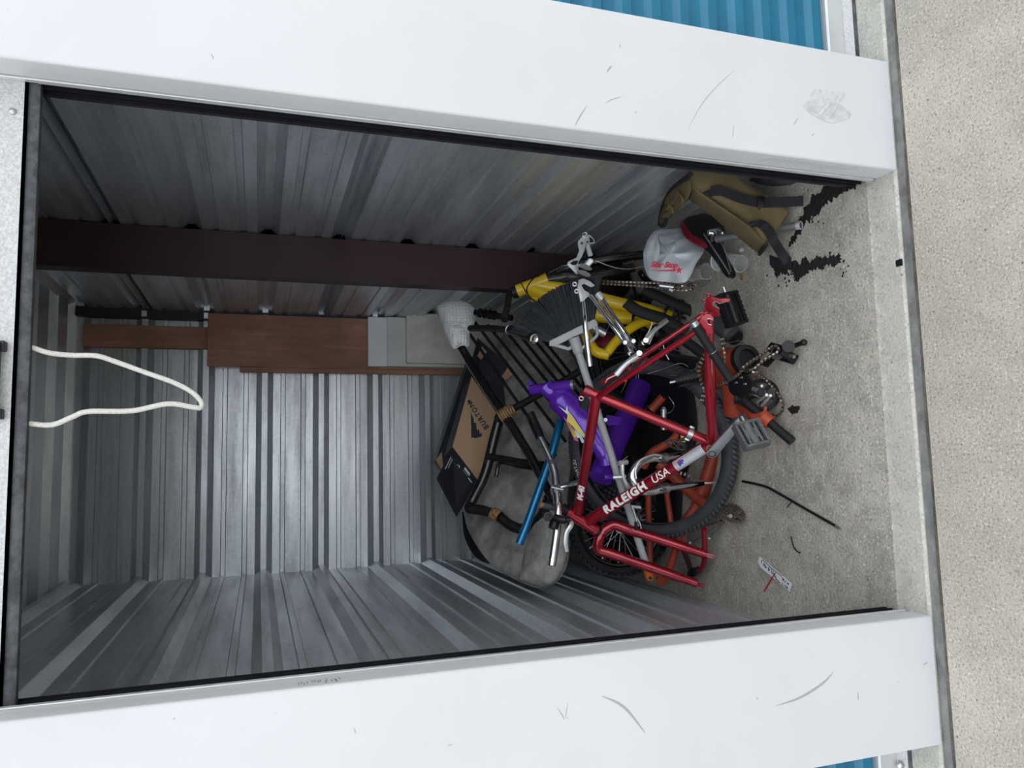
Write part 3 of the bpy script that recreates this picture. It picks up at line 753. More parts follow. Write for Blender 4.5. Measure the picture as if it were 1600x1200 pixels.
def wheel(label, c, nrm, R=0.295, r=0.027, knobs=64, cat='wheel', rim='black_paint', nsp=28, herring=0):
    t = thing('bicycle_wheel', label, cat, c - V((0, 0, R * 0.9)))
    d = nrm.normalized(); x, y, _ = frame_of(d)
    tyre_part(t, c, d, R, r, knobs=knobs, herring=herring)
    obj('rim', MB().torus(c, d, R - r * 0.92, 0.0095, 64, 8, 1.1), rim, t)
    sp = MB()
    for i in range(nsp):
        a = 2 * math.pi * i / nsp; sg = 1 if i % 2 else -1; b = a + (0.5 if (i // 2) % 2 else -0.5)
        sp.cyl(c + (x * math.cos(b) + y * math.sin(b)) * 0.02 + d * 0.03 * sg, c + (x * math.cos(a) + y * math.sin(a)) * (R - r - 0.004), 0.0011, n=5)
    obj('spokes', sp, 'spoke', t, smooth=0)
    obj('hub', MB().lathe(c - d * 0.05, d, [(0, 0.0001), (0, 0.008), (0.018, 0.008), (0.018, 0.024), (0.022, 0.024), (0.025, 0.012), (0.075, 0.012), (0.078, 0.024), (0.082, 0.024), (0.082, 0.008), (0.1, 0.008), (0.1, 0.0001)]), 'silver', t)
    return t
def ring_nut(mb, a, d, ro, ri, h_): mb.pipe(a, a + d * h_, ro, ri); return mb
def cable(name, pts, label, r=0.0013, material='cable', cat='cable'):
    return tag(obj(name, MB().tube(pts, r, 6, 6), material), label, cat)

# ------------------------------------------------------------------ big soft things at the back of the heap
fwd = V((0, -1, 0.25)).normalized()
cu = thing('pet_cushion', 'large mottled grey velour cushion slumped against the left wall', 'cushion', P(845, 900, 3.2))
ol = [(723, 796, 3.62), (734, 834, 3.52), (766, 880, 3.34), (810, 908, 3.18), (846, 919, 3.10), (876, 903, 3.05), (890, 862, 3.05), (886, 800, 3.12), (894, 720, 3.24), (912, 640, 3.32), (900, 568, 3.46), (858, 516, 3.62), (804, 504, 3.74), (775, 550, 3.78), (772, 640, 3.74), (748, 720, 3.70)]
obj('body', MB().pillow(PP(*ol), 0.075, fwd, sm=5, wob=0.055, wscale=5.0, power=0.6, rings=(1, .985, .95, .88, .78, .66, .52, .36, .18)), 'cushion', cu, smooth=60)
pip = smooth_path(PP(*ol) + [P(*ol[0])], 5)
obj('front_lobe', MB().pillow(PP((812, 905, 3.1), (846, 916, 3.03), (872, 903, 2.98), (886, 862, 2.96), (880, 800, 2.98), (862, 780, 3.05), (838, 800, 3.1), (822, 850, 3.12)), 0.06, fwd, sm=5, wob=0.03, wscale=9), 'cushion', cu, smooth=60)
tag(obj('fabric_sack', MB().pillow(PP((722, 800, 3.80), (726, 840, 3.72), (745, 872, 3.62), (775, 880, 3.58), (790, 850, 3.62), (770, 800, 3.72)), 0.03, fwd, wob=0.02, wscale=9), 'black_matt'), 'black fabric bundle squeezed behind the grey cushion', 'bundle')

# flat carton with brown face and black end
bx = thing('cardboard_carton', 'brown and black cardboard carton with a mountain logo, behind the black chair frame', 'box', P(730, 760, 3.7))
A, B, C_, D_ = P(737, 588, 3.72), P(779, 650, 3.60), P(748, 752, 3.54), P(707, 698, 3.64)
E_, F_ = P(713, 808, 3.60), P(682, 748, 3.72)
back = (F_ - D_); 
obj('front_face', MB().prism([A, B, C_, D_], (A - EYE).normalized() * 0.006), 'card', bx, smooth=0)
ef = obj('end_flap', MB().prism([D_, C_, E_, F_], (D_ - EYE).normalized() * 0.006), 'card_black', bx, smooth=0)
sv = V((-0.05, 0.10, 0.02))
obj('side_face', MB().prism([A, D_, D_ + sv, A + sv], V((0.003, 0.004, -0.003))), 'card_black', bx, smooth=0)
obj('top_face', MB().prism([A, B, B + sv * 1.2, A + sv], V((0, 0.003, -0.005))), 'card_black', bx, smooth=0)
fn = (B - A).cross(D_ - A).normalized()
if fn.y > 0: fn = -fn
eu = (A - B).normalized(); ev = (D_ - A).normalized()
cen = A.lerp(C_, 0.5)
def on_face(u, v, lift=0.0012): return A + (B - A) * u + (D_ - A) * v + fn * lift
tx = eu; ty = perp_to(eu, ev)
if tx.cross(ty).dot(fn) < 0: ty = ty
obj('brand_lettering', text_mb('BURTON', 0.036, on_face(0.47, 0.30), tx, ty, bold=0.001, space=1.25, lift=0.0016), 'ink', bx, smooth=0)
mo = [(0.74, 0.47), (0.70, 0.455), (0.67, 0.50), (0.62, 0.46), (0.57, 0.50), (0.53, 0.47), (0.49, 0.44), (0.44, 0.47), (0.40, 0.43), (0.34, 0.43), (0.27, 0.40), (0.36, 0.52), (0.40, 0.56), (0.42, 0.60), (0.47, 0.66), (0.55, 0.615), (0.59, 0.60), (0.66, 0.545), (0.70, 0.52)]
mo3 = [on_face(u - 0.04, v - 0.03, 0.0015) for u, v in mo]
obj('mountain_logo', tri_fill(mo3, 0), 'ink', bx, smooth=0)
obj('mark_dot', MB().lathe(on_face(0.12, 0.30, 0.0006), fn, [(0, 0.009), (0.0006, 0.009), (0.0006, 0.0001)]), 'card_black', bx)
en = (C_ - D_).cross(F_ - D_).normalized()
if en.dot(EYE - D_) < 0: en = -en
def on_end(u, v, l=0.0015): return D_ + (C_ - D_) * u + (F_ - D_) * v + en * l
def patch(parent, fnq, u0, u1, v0, v1, material, name, l=0.0015):
    return obj(name, MB().prism([fnq(u0, v0, l), fnq(u1, v0, l), fnq(u1, v1, l), fnq(u0, v1, l)], en * 0.0004), material, parent, smooth=0)
st = patch(bx, on_end, 0.73, 0.95, 0.17, 0.42, 'sticker', 'sticker')
for k in range(7): patch(st, on_end, 0.75 + (k % 3) * 0.065, 0.79 + (k % 3) * 0.065, 0.20 + (k // 3) * 0.07, 0.24 + (k // 3) * 0.07, 'ink', 'barcode', 0.0022)
patch(bx, on_end, 0.53, 0.73, 0.06, 0.13, 'sticker', 'sticker')
for k in range(6): patch(bx, on_end, 0.53, 0.69 - 0.05 * (k % 2), 0.17 + k * 0.04, 0.18 + k * 0.04, 'decal_silver', 'print_line')
for k in range(4): patch(bx, on_end, 0.08 + 0.06 * k, 0.11 + 0.06 * k, 0.22, 0.60 - 0.1 * (k % 3), 'decal_silver', 'print_line')
obj('print_ring', MB().torus(on_end(0.36, 0.24, 0.0012), en, 0.009, 0.002, 20, 6), 'decal_silver', bx)
obj('hand_hole', MB().lathe(on_end(0.55, 0.55, 0.0003), en, [(0, 0.024), (0.0012, 0.024), (0.0012, 0.0001)]), 'card', bx)
# second, dark carton leaning behind it
b2 = thing('dark_carton', 'dark navy carton with torn brown corners behind the slatted chair', 'box', P(700, 740, 3.85))
A2, B2, C2, D2 = P(735, 556, 3.86), P(752, 575, 3.80), P(706, 755, 3.82), P(681, 720, 3.88)
obj('body', MB().prism([A2, B2, C2, D2], V((0.0, 0.16, -0.02))), 'card_black', b2, smooth=0)
obj('torn_corner', MB().prism([P(681, 719, 3.875), P(690, 706, 3.86), P(694, 742, 3.83)], V((0, -0.003, 0))), 'card', b2, smooth=0)
b3 = thing('flattened_carton', 'navy flattened carton with two brown tabs under the slats', 'box', P(790, 600, 3.62))
obj('sheet', MB().prism([P(748, 530, 3.72), P(800, 575, 3.62), P(815, 612, 3.58), P(790, 640, 3.58), P(750, 590, 3.68), P(740, 560, 3.72)], V((0.01, 0.02, 0))), 'card_black', b3, smooth=0)
obj('tab', MB().prism([P(753, 541, 3.66), P(761, 550, 3.64), P(752, 562, 3.65), P(746, 556, 3.67)], V((0, 0.004, 0))), 'card', b3, smooth=0)
obj('tab', MB().prism([P(796, 712 - 140, 3.58), P(804, 583, 3.56), P(790, 594, 3.58), P(784, 588, 3.6)], V((0, 0.004, 0))), 'card', b3, smooth=0)

# black cane-style chair frame with bound joints and slats
ch = thing('cane_chair_frame', 'black lacquered cane chair frame with tan bound joints, lying over the grey cushion', 'chair', P(800, 820, 3.1))
obj('long_leg', MB().tube(PP((706, 518, 3.62), (748, 588, 3.44), (788, 648, 3.26), (830, 715, 3.08), (866, 786, 2.92)), [0.020, 0.0225, 0.022, 0.020, 0.018], 14), 'black_paint', ch)
obj('curved_rail', MB().tube(PP((782, 648, 3.33), (772, 684, 3.34), (758, 740, 3.36), (738, 782, 3.38), (733, 794, 3.36), (752, 797, 3.32), (778, 806, 3.26), (800, 822, 3.2), (825, 826, 3.14), (846, 806, 3.06), (858, 778, 3.0)), 0.0235, 14), 'black_paint', ch)
obj('cross_rail', MB().tube(PP((762, 713, 3.34), (780, 716, 3.3), (812, 722, 3.2), (852, 727, 3.1)), 0.017, 12), 'black_paint', ch)
obj('cross_rail', MB().tube(PP((776, 655, 3.3), (790, 645, 3.27), (818, 630, 3.22), (850, 612, 3.15), (880, 596, 3.1), (905, 580, 3.06)), 0.017, 12), 'black_matt', ch)
obj('brace', MB().tube(PP((775, 745, 3.35), (782, 723, 3.33), (808, 728, 3.22), (840, 733, 3.12)), 0.010, 10), 'black_paint', ch)
def binding(a, b, r, turns):
    mb = MB(); d = (b - a)
    for k in range(turns): mb.torus(a + d * ((k + 0.5) / turns), d, r, d.length / turns * 0.48, 20, 6)
    return mb
obj('binding', binding(P(780, 652, 3.255), P(804, 638, 3.225), 0.0255, 7), 'wrap', ch)
obj('binding', binding(P(769, 801, 3.265), P(781, 808, 3.235), 0.0265, 6), 'wrap', ch)
sl = [((722, 505, 3.62), (868, 712, 3.22)), ((738, 498, 3.60), (884, 690, 3.2)), ((762, 508, 3.56), (893, 668, 3.18)), ((786, 512, 3.52), (898, 648, 3.16)), ((806, 516, 3.48), (902, 634, 3.14)), ((826, 520, 3.44), (906, 618, 3.12)), ((842, 522, 3.40), (908, 604, 3.10))]
for a, b in sl: obj('slat', MB().cyl(P(*a), P(*b), 0.0078, n=10), 'black_matt', ch)
obj('end_rail', MB().cyl(P(715, 508, 3.64), P(848, 522, 3.38), 0.013, n=10), 'black_matt', ch)
# bubble wrap bundle on the end of the frame
bw = PP((682, 478, 3.62), (700, 470, 3.60), (722, 470, 3.58), (740, 480, 3.55), (743, 500, 3.54), (735, 520, 3.54), (733, 540, 3.52), (722, 540, 3.52), (708, 545, 3.53), (697, 525, 3.56), (688, 500, 3.6))
t = thing('bubble_wrap_roll', 'wad of bubble wrap tied round the top of the black leg', 'bubble wrap', P(730, 540, 3.5))
obj('film', MB().pillow(bw, 0.055, fwd, sm=5, wob=0.03, wscale=16), 'bubble', t, smooth=60)
obj('tie', MB().tube(PP((697, 507, 3.50), (715, 506, 3.47), (738, 503, 3.48)), 0.004, 8), 'bubble', t)

# black grips and bars near the bubble wrap
t = thing('bar_end_assembly', 'black handlebar with a grip and silver end plug below the bubble wrap', 'handlebar', P(800, 520, 3.2))
obj('bar', MB().tube(PP((735, 513, 3.30), (765, 513, 3.05), (796, 516, 2.80)), 0.0145, 12), 'black_matt', t)
g = obj('grip', MB().tube(PP((796, 515, 2.80), (815, 521, 2.70), (834, 529, 2.62)), 0.0195, 14), 'black_plastic', t)
obj('end_plug', MB().lathe(P(834, 529, 2.615), (P(834, 529, 2.615) - P(815, 521, 2.70)), [(0, 0.019), (0.006, 0.019), (0.007, 0.015), (0.003, 0.009), (0.003, 0.0001)]), 'chrome', t)
obj('collar', MB().torus(P(797, 515, 2.795), P(834, 529, 2.62) - P(796, 515, 2.80), 0.018, 0.004, 20, 6), 'silver', t)
tag(obj('spring_coil', (lambda mb: [mb.torus(P(750 + k * 7.5, 489 + k * 1.2, 3.38 - k * 0.02), P(780, 494, 3.3) - P(750, 489, 3.38), 0.019, 0.0045, 18, 6) for k in range(4)] and mb)(MB()).cyl(P(742, 488, 3.4), P(800, 497, 3.26), 0.014), 'black_plastic'), 'black spring shock absorber next to the bubble wrap', 'shock')

# ------------------------------------------------------------------ wheels deep in the heap
wheel('black knobby wheel low behind the red fork legs', P(968, 822, 3.06), V((-0.15, -0.95, 0.35)), 0.20, 0.026, 48)
wheel('black knobby wheel standing edge on by the left wall', P(1000, 800, 3.10), V((-0.80, -0.52, 0.18)), 0.22, 0.028, 56)
wheel('knobby wheel buried under the purple frame', P(1000, 705, 3.22), V((0.35, -0.9, 0.3)), 0.25, 0.027, 56)
wheel('dark wheel lying under the yellow frame', P(1005, 548, 3.05), V((0.1, -0.6, 0.85)), 0.25, 0.027, 56)

# loose slick tyre
ta, tb = G(1156, 735, 0.025), P(886, 672, 2.93)
te = (tb - ta).normalized(); tc_ = (ta + tb) / 2
tc_ = EYE + ray(1013, 702) * ((tc_ - EYE).length / ray(1013, 702).length)
tw = perp_to(te, V((1, -0.25, 0))); tn = te.cross(tw).normalized()
if tn.dot(EYE - tc_) < 0: tn = -tn
ty_ = thing('slick_tyre', 'loose black street tyre leaning behind the red frame', 'tyre', tc_ - V((0, 0, 0.32)))
tp = tyre_part(ty_, tc_, tn, 0.322, 0.032, name='casing', material='tyre_slick', herring=110)
xx = perp_to(tn, (P(900, 735, 2.9) - tc_)); yy = tn.cross(xx)
lt = text_mb('ULTRICK', 0.021, V((0, 0, 0)), V((1, 0, 0)), V((0, 1, 0)), lift=0, space=1.1)
q = []
for v in lt.v:
    a = v.x / 0.322; rr = 0.322 + v.y; dr = xx * math.cos(a) + yy * math.sin(a)
    q.append(tc_ + dr * rr + tn * (math.sqrt(max(0, 0.032 ** 2 - (rr - 0.322) ** 2)) * 0.98 + 0.0008))
lt.v = q; obj('sidewall_lettering', lt, 'decal_white', ty_, smooth=0)

# ------------------------------------------------------------------ orange frame
of = thing('orange_bicycle_frame', 'worn orange red bicycle frame at the bottom of the heap', 'bicycle frame', P(1090, 790, 2.5))
for nm, pts, r in (('down_tube', ((1122, 690, 2.56), (1105, 745, 2.60), (1089, 792, 2.64)), 0.026), ('cross_tube', ((1030, 725, 2.74), (1075, 765, 2.66), (1112, 797, 2.56)), 0.023),
                   ('seat_stay', ((1090, 790, 2.64), (1068, 820, 2.68)), 0.022), ('seat_stay', ((1062, 835, 2.70), (1052, 870, 2.74), (1042, 902, 2.8)), 0.016), ('chain_stay', ((1012, 745, 2.86), (1014, 820, 2.88), (1016, 885, 2.88)), 0.013),
                   ('chain_stay', ((1040, 760, 2.80), (1046, 800, 2.80), (1052, 842, 2.78)), 0.012), ('swing_arm', ((1064, 672, 2.66), (1048, 690, 2.7), (1018, 708, 2.76), (1006, 730, 2.8)), 0.017),
                   ('gusset_tube', ((1078, 690, 2.68), (1060, 700, 2.7)), 0.02), ('stub_tube', ((1018, 640, 2.8), (1036, 620, 2.76)), 0.018)):
    obj(nm, MB().tube(PP(*pts), r, 14), 'orange', of)
obj('dropout', MB().prism(PP((1034, 892, 2.79), (1046, 896, 2.78), (1042, 912, 2.8), (1030, 916, 2.82), (1026, 906, 2.82)), V((0.005, 0.008, 0))), 'orange', of, smooth=0)
obj('dropout', MB().prism(PP((1058, 832, 2.70), (1072, 836, 2.68), (1074, 848, 2.68), (1060, 852, 2.7)), V((0.005, 0.008, 0))), 'orange', of, smooth=0)
obj('dropout_bolt', MB().ball(P(1078, 848, 2.66), 0.008), 'silver', of)
obj('blue_cap', MB().torus(P(1112, 797, 2.555), P(1112, 797, 2.56) - P(1075, 765, 2.66), 0.017, 0.008, 18, 8), 'decal_blue', of)
hd = thing('orange_main_frame', 'orange red head tube and seat lug in front of the heap on the floor', 'bicycle frame', G(1150, 650))
obj('head_tube', MB().tube([G(1112, 585, 0.07), G(1135, 572, 0.085), G(1163, 562, 0.10)], [0.062, 0.06, 0.052], 20), 'orange', hd)
obj('top_tube', MB().tube([G(1140, 585, 0.09), G(1145, 610, 0.075), G(1146, 645, 0.05)], 0.038, 16), 'orange', hd)
obj('headset_cup', MB().lathe(G(1163, 562, 0.10), G(1163, 562, 0.10) - G(1135, 572, 0.085), [(0, 0.0001), (0, 0.054), (0.02, 0.05), (0.022, 0.034), (0.006, 0.032), (0.006, 0.0001)]), 'black_plastic', hd)
obj('seat_lug', MB().tube([G(1160, 632, 0.07), G(1180, 648, 0.075), G(1196, 655, 0.075)], [0.024, 0.026, 0.024], 14), 'orange', hd)
sp0, sp1 = G(1158, 622, 0.115), G(1238, 690, 0.02)
dd = (sp1 - sp0).normalized(); lug = sp0.lerp(sp1, 0.52)
mb = MB(); mb.pipe(lug - dd * 0.025, lug + dd * 0.014, 0.0245, 0.0165); obj('seat_collar', mb, 'orange', hd)
obj('collar_bolt', MB().cyl(lug + dd * 0.0 + V((0.02, 0.0, 0.01)), lug + V((0.045, 0.005, 0.0)), 0.006), 'orange', hd)
pst = thing('black_seatpost', 'matt black seatpost pushed through the orange seat collar', 'seatpost', sp1)
obj('shaft', MB().cyl(sp0, sp1, 0.0155, n=18), 'black_matt', pst)
obj('head', MB().tube([sp0 - dd * 0.02 + V((-0.01, 0, 0.01)), sp0, sp0 + dd * 0.03], [0.022, 0.024, 0.018], 14), 'black_matt', pst)
obj('end_bore', MB().lathe(sp1, dd, [(0, 0.0155), (0.001, 0.0145), (-0.004, 0.012), (-0.004, 0.0001)]), 'grey_tape', pst)

# ------------------------------------------------------------------ purple frame
pf = thing('purple_bicycle_frame', 'purple bicycle frame with fat tubes and colourful print, behind the red one', 'bicycle frame', P(940, 745, 2.8))
h0, h1 = P(829, 609, 2.98), P(893, 601, 2.86)
obj('head_tube', MB().cyl(h0, h1, 0.0215, n=18), 'purple', pf)
mb = MB(); mb.pipe(h1, h1 + (h1 - h0).normalized() * 0.012, 0.0215, 0.016); obj('head_tube_rim', mb, 'silver', pf)
obj('cable_boss', MB().torus(P(829, 601, 2.96), V((0, -1, 0.4)), 0.012, 0.004, 16, 6), 'purple', pf)
bm_pts = PP((852, 603, 2.93), (882, 629, 2.89), (915, 664, 2.83), (945, 704, 2.79), (950, 728, 2.78))
nb = (EYE - bm_pts[2]).normalized()
sd = perp_to((bm_pts[3] - bm_pts[1]).normalized(), nb)
obj('main_beam', MB().sweep(smooth_path(bm_pts, 6), [0.036, 0.056, 0.052, 0.044, 0.036], 20, flat=(0.5, 1.0, sd)), 'purple', pf)
obj('rear_mast', MB().sweep(smooth_path(PP((1002, 600, 3.00), (985, 640, 2.96), (962, 690, 2.88), (938, 748, 2.80)), 5), 0.050, 20, flat=(0.7, 1.0, nb)), 'purple', pf)
obj('link_plate', MB().prism(PP((948, 648, 2.76), (970, 652, 2.76), (972, 652, 2.76), (968, 664, 2.76), (948, 664, 2.76)), V((0, 0.006, 0))), 'purple', pf, smooth=0)
obj('pivot_bolt', MB().cyl(P(946, 656, 2.75), P(946, 656, 2.72), 0.008), 'silver', pf)
pv = MB(); pv.cyl(P(944, 745, 2.72), P(962, 745, 2.71), 0.013); obj('pivot_tube', pv, 'purple', pf)
db = (bm_pts[3] - bm_pts[1]).normalized(); eb = sd.cross(db)
if (bm_pts[2] + eb * 0.1 - EYE).dot(CU) < (bm_pts[2] - EYE).dot(CU): pass
def beam_pt(px, py):                                   # point on the camera side of the beam
    o = bm_pts[2] + sd * 0.030; d = ray(px, py); t = (o - EYE).dot(sd) / d.dot(sd); return EYE + d * t
for pl, mt_ in (([(872, 634), (884, 642), (886, 634), (889, 650)], 'decal_white'), ([(888, 642), (893, 648), (889, 660), (903, 680), (898, 684), (885, 660)], 'decal_yellow'), ([(893, 648), (915, 680), (912, 684), (889, 660)], 'decal_yellow'),
                ([(880, 650), (898, 672), (904, 690), (898, 688)], 'decal_pink'), ([(900, 672), (906, 676), (914, 692), (909, 692)], 'decal_cyan'), ([(905, 668), (921, 690), (918, 692)], 'decal_white'), ([(897, 668), (906, 684), (902, 684)], 'decal_white')):
    pts = [beam_pt(*p) for p in pl]; obj('decal', tri_fill(pts, 0) if len(pts) > 3 else MB().add(pts, [(0, 1, 2)]), mt_, pf, smooth=0)

# ------------------------------------------------------------------ yellow frame with black fork
yf = thing('yellow_bicycle_frame', 'bright yellow bicycle frame with a black fork, partly hidden by the broom', 'bicycle frame', P(940, 560, 2.85))
y0, y1 = P(808, 455, 3.08), P(856, 437, 3.02)
obj('head_tube', MB().lathe(y0, y1 - y0, [(0, 0.0001), (0, 0.028), (0.03, 0.028), ((y1 - y0).length - 0.03, 0.028), ((y1 - y0).length, 0.033), ((y1 - y0).length, 0.0001)]), 'yellow', yf)
for nm, pts, r in (('top_tube', ((836, 444, 3.05), (890, 455, 2.98), (950, 471, 2.92), (1000, 483, 2.87), (1048, 497, 2.82)), 0.031), ('down_tube', ((828, 452, 3.06), (872, 470, 2.99), (920, 490, 2.93), (985, 497, 2.88)), 0.030),
                   ('seat_tube', ((908, 496, 2.90), (916, 524, 2.86), (930, 548, 2.83), (952, 555, 2.80)), 0.022), ('strut', ((948, 552, 2.80), (966, 530, 2.80), (1000, 505, 2.82), (1040, 500, 2.82)), 0.020), ('gusset', ((995, 490, 2.86), (1020, 505, 2.84)), 0.03)):
    obj(nm, MB().tube(PP(*pts), r, 16), 'yellow', yf)
obj('cable_clip', MB().box(P(835, 468, 2.99), 0.010, 0.008, 0.014), 'yellow', yf, bevel=0.002)
obj('headset', MB().lathe(y0, y0 - y1, [(0, 0.0001), (0, 0.030), (0.010, 0.030), (0.012, 0.026), (0.022, 0.026), (0.024, 0.022), (0.03, 0.0001)]), 'black_plastic', yf)
obj('fork_leg', MB().tube(PP((857, 437, 3.02), (890, 432, 2.98), (930, 432, 2.96), (990, 418, 2.92)), [0.026, 0.030, 0.026, 0.020], 14), 'black_paint', yf)
obj('fork_leg', MB().tube(PP((868, 425, 3.04), (900, 415, 3.02), (950, 405, 2.97), (1005, 398, 2.93)), [0.022, 0.026, 0.024, 0.02], 14), 'black_paint', yf)
obj('stem', MB().tube(PP((806, 456, 3.09), (796, 460, 3.08), (788, 500, 2.98)), 0.015, 12, 1), 'black_paint', yf)
obj('shock', MB().cyl(P(915, 505, 2.78), P(946, 522, 2.76), 0.016), 'silver', yf)
obj('swing_arm', MB().sweep(smooth_path(PP((978, 472, 2.74), (998, 486, 2.72), (1040, 500, 2.68), (1072, 520, 2.64)), 4), 0.024, 12, flat=(0.5, 1, nb)), 'black_matt', yf)
obj('swing_arm', MB().sweep(smooth_path(PP((1005, 452, 2.78), (1040, 468, 2.74), (1078, 485, 2.70), (1100, 494, 2.68)), 4), 0.022, 12, flat=(0.5, 1, nb)), 'black_matt', yf)
chainring(yf, P(1062, 494, 2.75), V((0.1, -0.8, 0.6)), 0.07, 34)
cable('brake_cable', PP((930, 395, 2.9), (880, 412, 2.96), (842, 428, 2.97), (824, 448, 2.98), (826, 462, 2.97), (836, 470, 2.96)), 'black brake hose looped over the yellow head tube', 0.003, 'black_plastic')
cable('brake_cable', PP((814, 442, 2.99), (822, 456, 2.97), (834, 470, 2.96), (870, 478, 2.92)), 'thin black cable clipped under the yellow head tube', 0.0025, 'black_plastic')

# ------------------------------------------------------------------ broom
br = thing('push_broom', 'broom with dark bristles and grey plastic handle standing upside down in the heap', 'broom', P(1016, 906, 2.69))
bt, bb_ = P(898, 532, 2.60), P(1010, 884, 2.69)
obj('handle', MB().cyl(bt, bb_, 0.0145, n=16), 'grey_plastic', br)
dh = (bb_ - bt).normalized()
obj('socket', MB().lathe(bt - dh * 0.012, dh, [(0, 0.0001), (0, 0.021), (0.05, 0.020), (0.06, 0.018), (0.065, 0.0146)]), 'grey_plastic', br)
tip = thing if False else None
oc = obj('end_cap', MB().lathe(bb_ - dh * 0.005, dh, [(0, 0.0146), (0.002, 0.0175), (0.05, 0.0175), (0.062, 0.014), (0.067, 0.0001)]), 'orange_tip', br)
nbr = (EYE - bb_).normalized(); obj('hang_hole', MB().lathe(bb_ + dh * 0.045 + perp_to(dh, nbr) * 0.0168, perp_to(dh, nbr), [(0, 0.007), (0.0012, 0.007), (0.0012, 0.0001)]), 'black_plastic', oc)
bl, brt = P(858, 539, 2.66), P(932, 504, 2.56)
db = (brt - bl).normalized(); nb2 = perp_to(db, (EYE - bl).normalized()); ub = db.cross(nb2).normalized()
if ub.dot(bt - bb_) < 0: ub = -ub
Lb = (brt - bl).length
poly = [bl - ub * 0.004, bl + db * 0.01 + ub * 0.014, brt + ub * 0.016, brt + db * 0.004 + ub * 0.0, brt - ub * 0.014, bl + db * Lb * 0.5 - ub * 0.013, bl + db * 0.02 - ub * 0.014]
obj('head_block', MB().prism([p + nb2 * 0.018 for p in poly], nb2 * -0.036), 'grey_plastic', br, smooth=30, bevel=0.003)
obj('brace_bow', MB().tube([bl + db * 0.01 + nb2 * 0.006, bl + db * 0.05 - ub * 0.035 + nb2 * 0.004, bl + db * Lb * 0.33 - ub * 0.045, bt + dh * 0.005], 0.007, 10), 'grey_plastic', br)
obj('brace_bow', MB().tube([brt - db * 0.005 - ub * 0.01, brt - db * 0.02 - ub * 0.045 + nb2 * 0.004, bt + dh * 0.035 + db * 0.03, bt + dh * 0.045], 0.006, 10), 'grey_plastic', br)
mb = MB(); NB = 1300
tipsL, tipsM1, tipsM2, tipsR = P(800, 517, 2.66), P(838, 470, 2.60), P(890, 440, 2.55), P(939, 432, 2.50)
for i in range(NB):
    u = (i + random.random()) / NB; off = random.uniform(-0.015, 0.015)
    a = bl.lerp(brt, 0.02 + 0.96 * u) + ub * 0.012 + nb2 * off
    q = smooth_path([tipsL, tipsM1, tipsM2, tipsR], 8); s = u * (len(q) - 1); k = min(int(s), len(q) - 2)
    b = q[k].lerp(q[k + 1], s - k) + nb2 * (off * 2.6) + db * random.uniform(-0.006, 0.006)
    b = a + (b - a) * random.uniform(0.93, 1.01)
    mid = a.lerp(b, 0.5) + nb2 * random.uniform(-0.003, 0.003) + db * random.uniform(-0.003, 0.003)
    mb.sweep([a, mid, b], [0.0019, 0.0018, 0.0013], 4)
bs = obj('bristles', mb, 'bristle', br, smooth=0); bs['kind'] = 'stuff'

# ------------------------------------------------------------------ chrome rear triangle with its derailleur
ct = thing('chrome_rear_triangle', 'chrome bicycle rear triangle with silver dropouts, in front of the broom bristles', 'bicycle frame', P(985, 560, 2.4))
def plate(pts, Y, th=0.006): return MB().prism([P(x, y, Y) for x, y in pts], V((0, th, 0.002)))
obj('dropout', plate([(905, 437), (912, 435), (922, 439), (930, 446), (925, 449), (913, 443), (909, 446), (913, 453), (920, 457), (924, 463), (918, 464), (914, 468), (912, 474), (908, 472), (906, 462), (903, 450)], 2.46), 'silver_light', ct, smooth=20, bevel=0.0015)
for x, y in ((898, 444), (901, 455)): obj('eyelet', MB().torus(P(x, y, 2.458), V((0, -1, 0.3)), 0.0065, 0.003, 14, 6), 'silver_light', ct)
obj('seat_stay', MB().tube(PP((923, 462, 2.455), (945, 492, 2.42), (962, 515, 2.39), (986, 548, 2.36)), 0.0095, 12), 'chrome', ct)
obj('seat_stay', MB().tube(PP((937, 462, 2.43), (950, 482, 2.41), (968, 508, 2.38), (990, 540, 2.35)), 0.0095, 12), 'chrome', ct)
obj('chain_stay', MB().tube(PP((911, 472, 2.455), (914, 505, 2.44), (918, 540, 2.44), (922, 572, 2.45)), [0.008, 0.0095, 0.0105, 0.012], 12), 'chrome', ct)
obj('stay_end', MB().cyl(P(934, 459, 2.43), P(941, 467, 2.42), 0.013), 'silver_light', ct)
obj('brake_bridge', MB().tube(PP((974, 522, 2.37), (982, 536, 2.35), (992, 552, 2.33)), 0.013, 10), 'chrome', ct)
rd = thing('rear_derailleur', 'silver rear derailleur sticking up above the broom against the right wall', 'derailleur', P(910, 430, 2.5))
YD = 2.49
obj('cage_plate', plate([(909, 371), (915, 366), (922, 367), (928, 373), (930, 380), (922, 382), (916, 384), (913, 392), (909, 402), (904, 409), (904, 419), (906, 428), (901, 428), (894, 420), (887, 414), (888, 409), (896, 405), (902, 402), (906, 391), (904, 382), (904, 377)], YD, 0.004), 'silver_light', rd, smooth=20, bevel=0.001)
obj('cage_slot', plate([(891, 411), (896, 408), (903, 407), (903, 411), (899, 414), (894, 414)], YD - 0.001, 0.003), 'black_plastic', rd, smooth=0)
obj('cage_slot', plate([(921, 370), (926, 373), (928, 378), (922, 379)], YD - 0.001, 0.003), 'iron', rd, smooth=0)
for x, y, r in ((909, 380, 0.005), (918, 378, 0.004), (896, 408, 0.003)): obj('pivot', MB().cyl(P(x, y, YD - 0.004), P(x, y, YD + 0.006), r), 'iron', rd)
obj('loop', MB().torus(P(914, 367, YD), V((0, -1, 0.2)), 0.009, 0.0018, 18, 6), 'silver', rd)
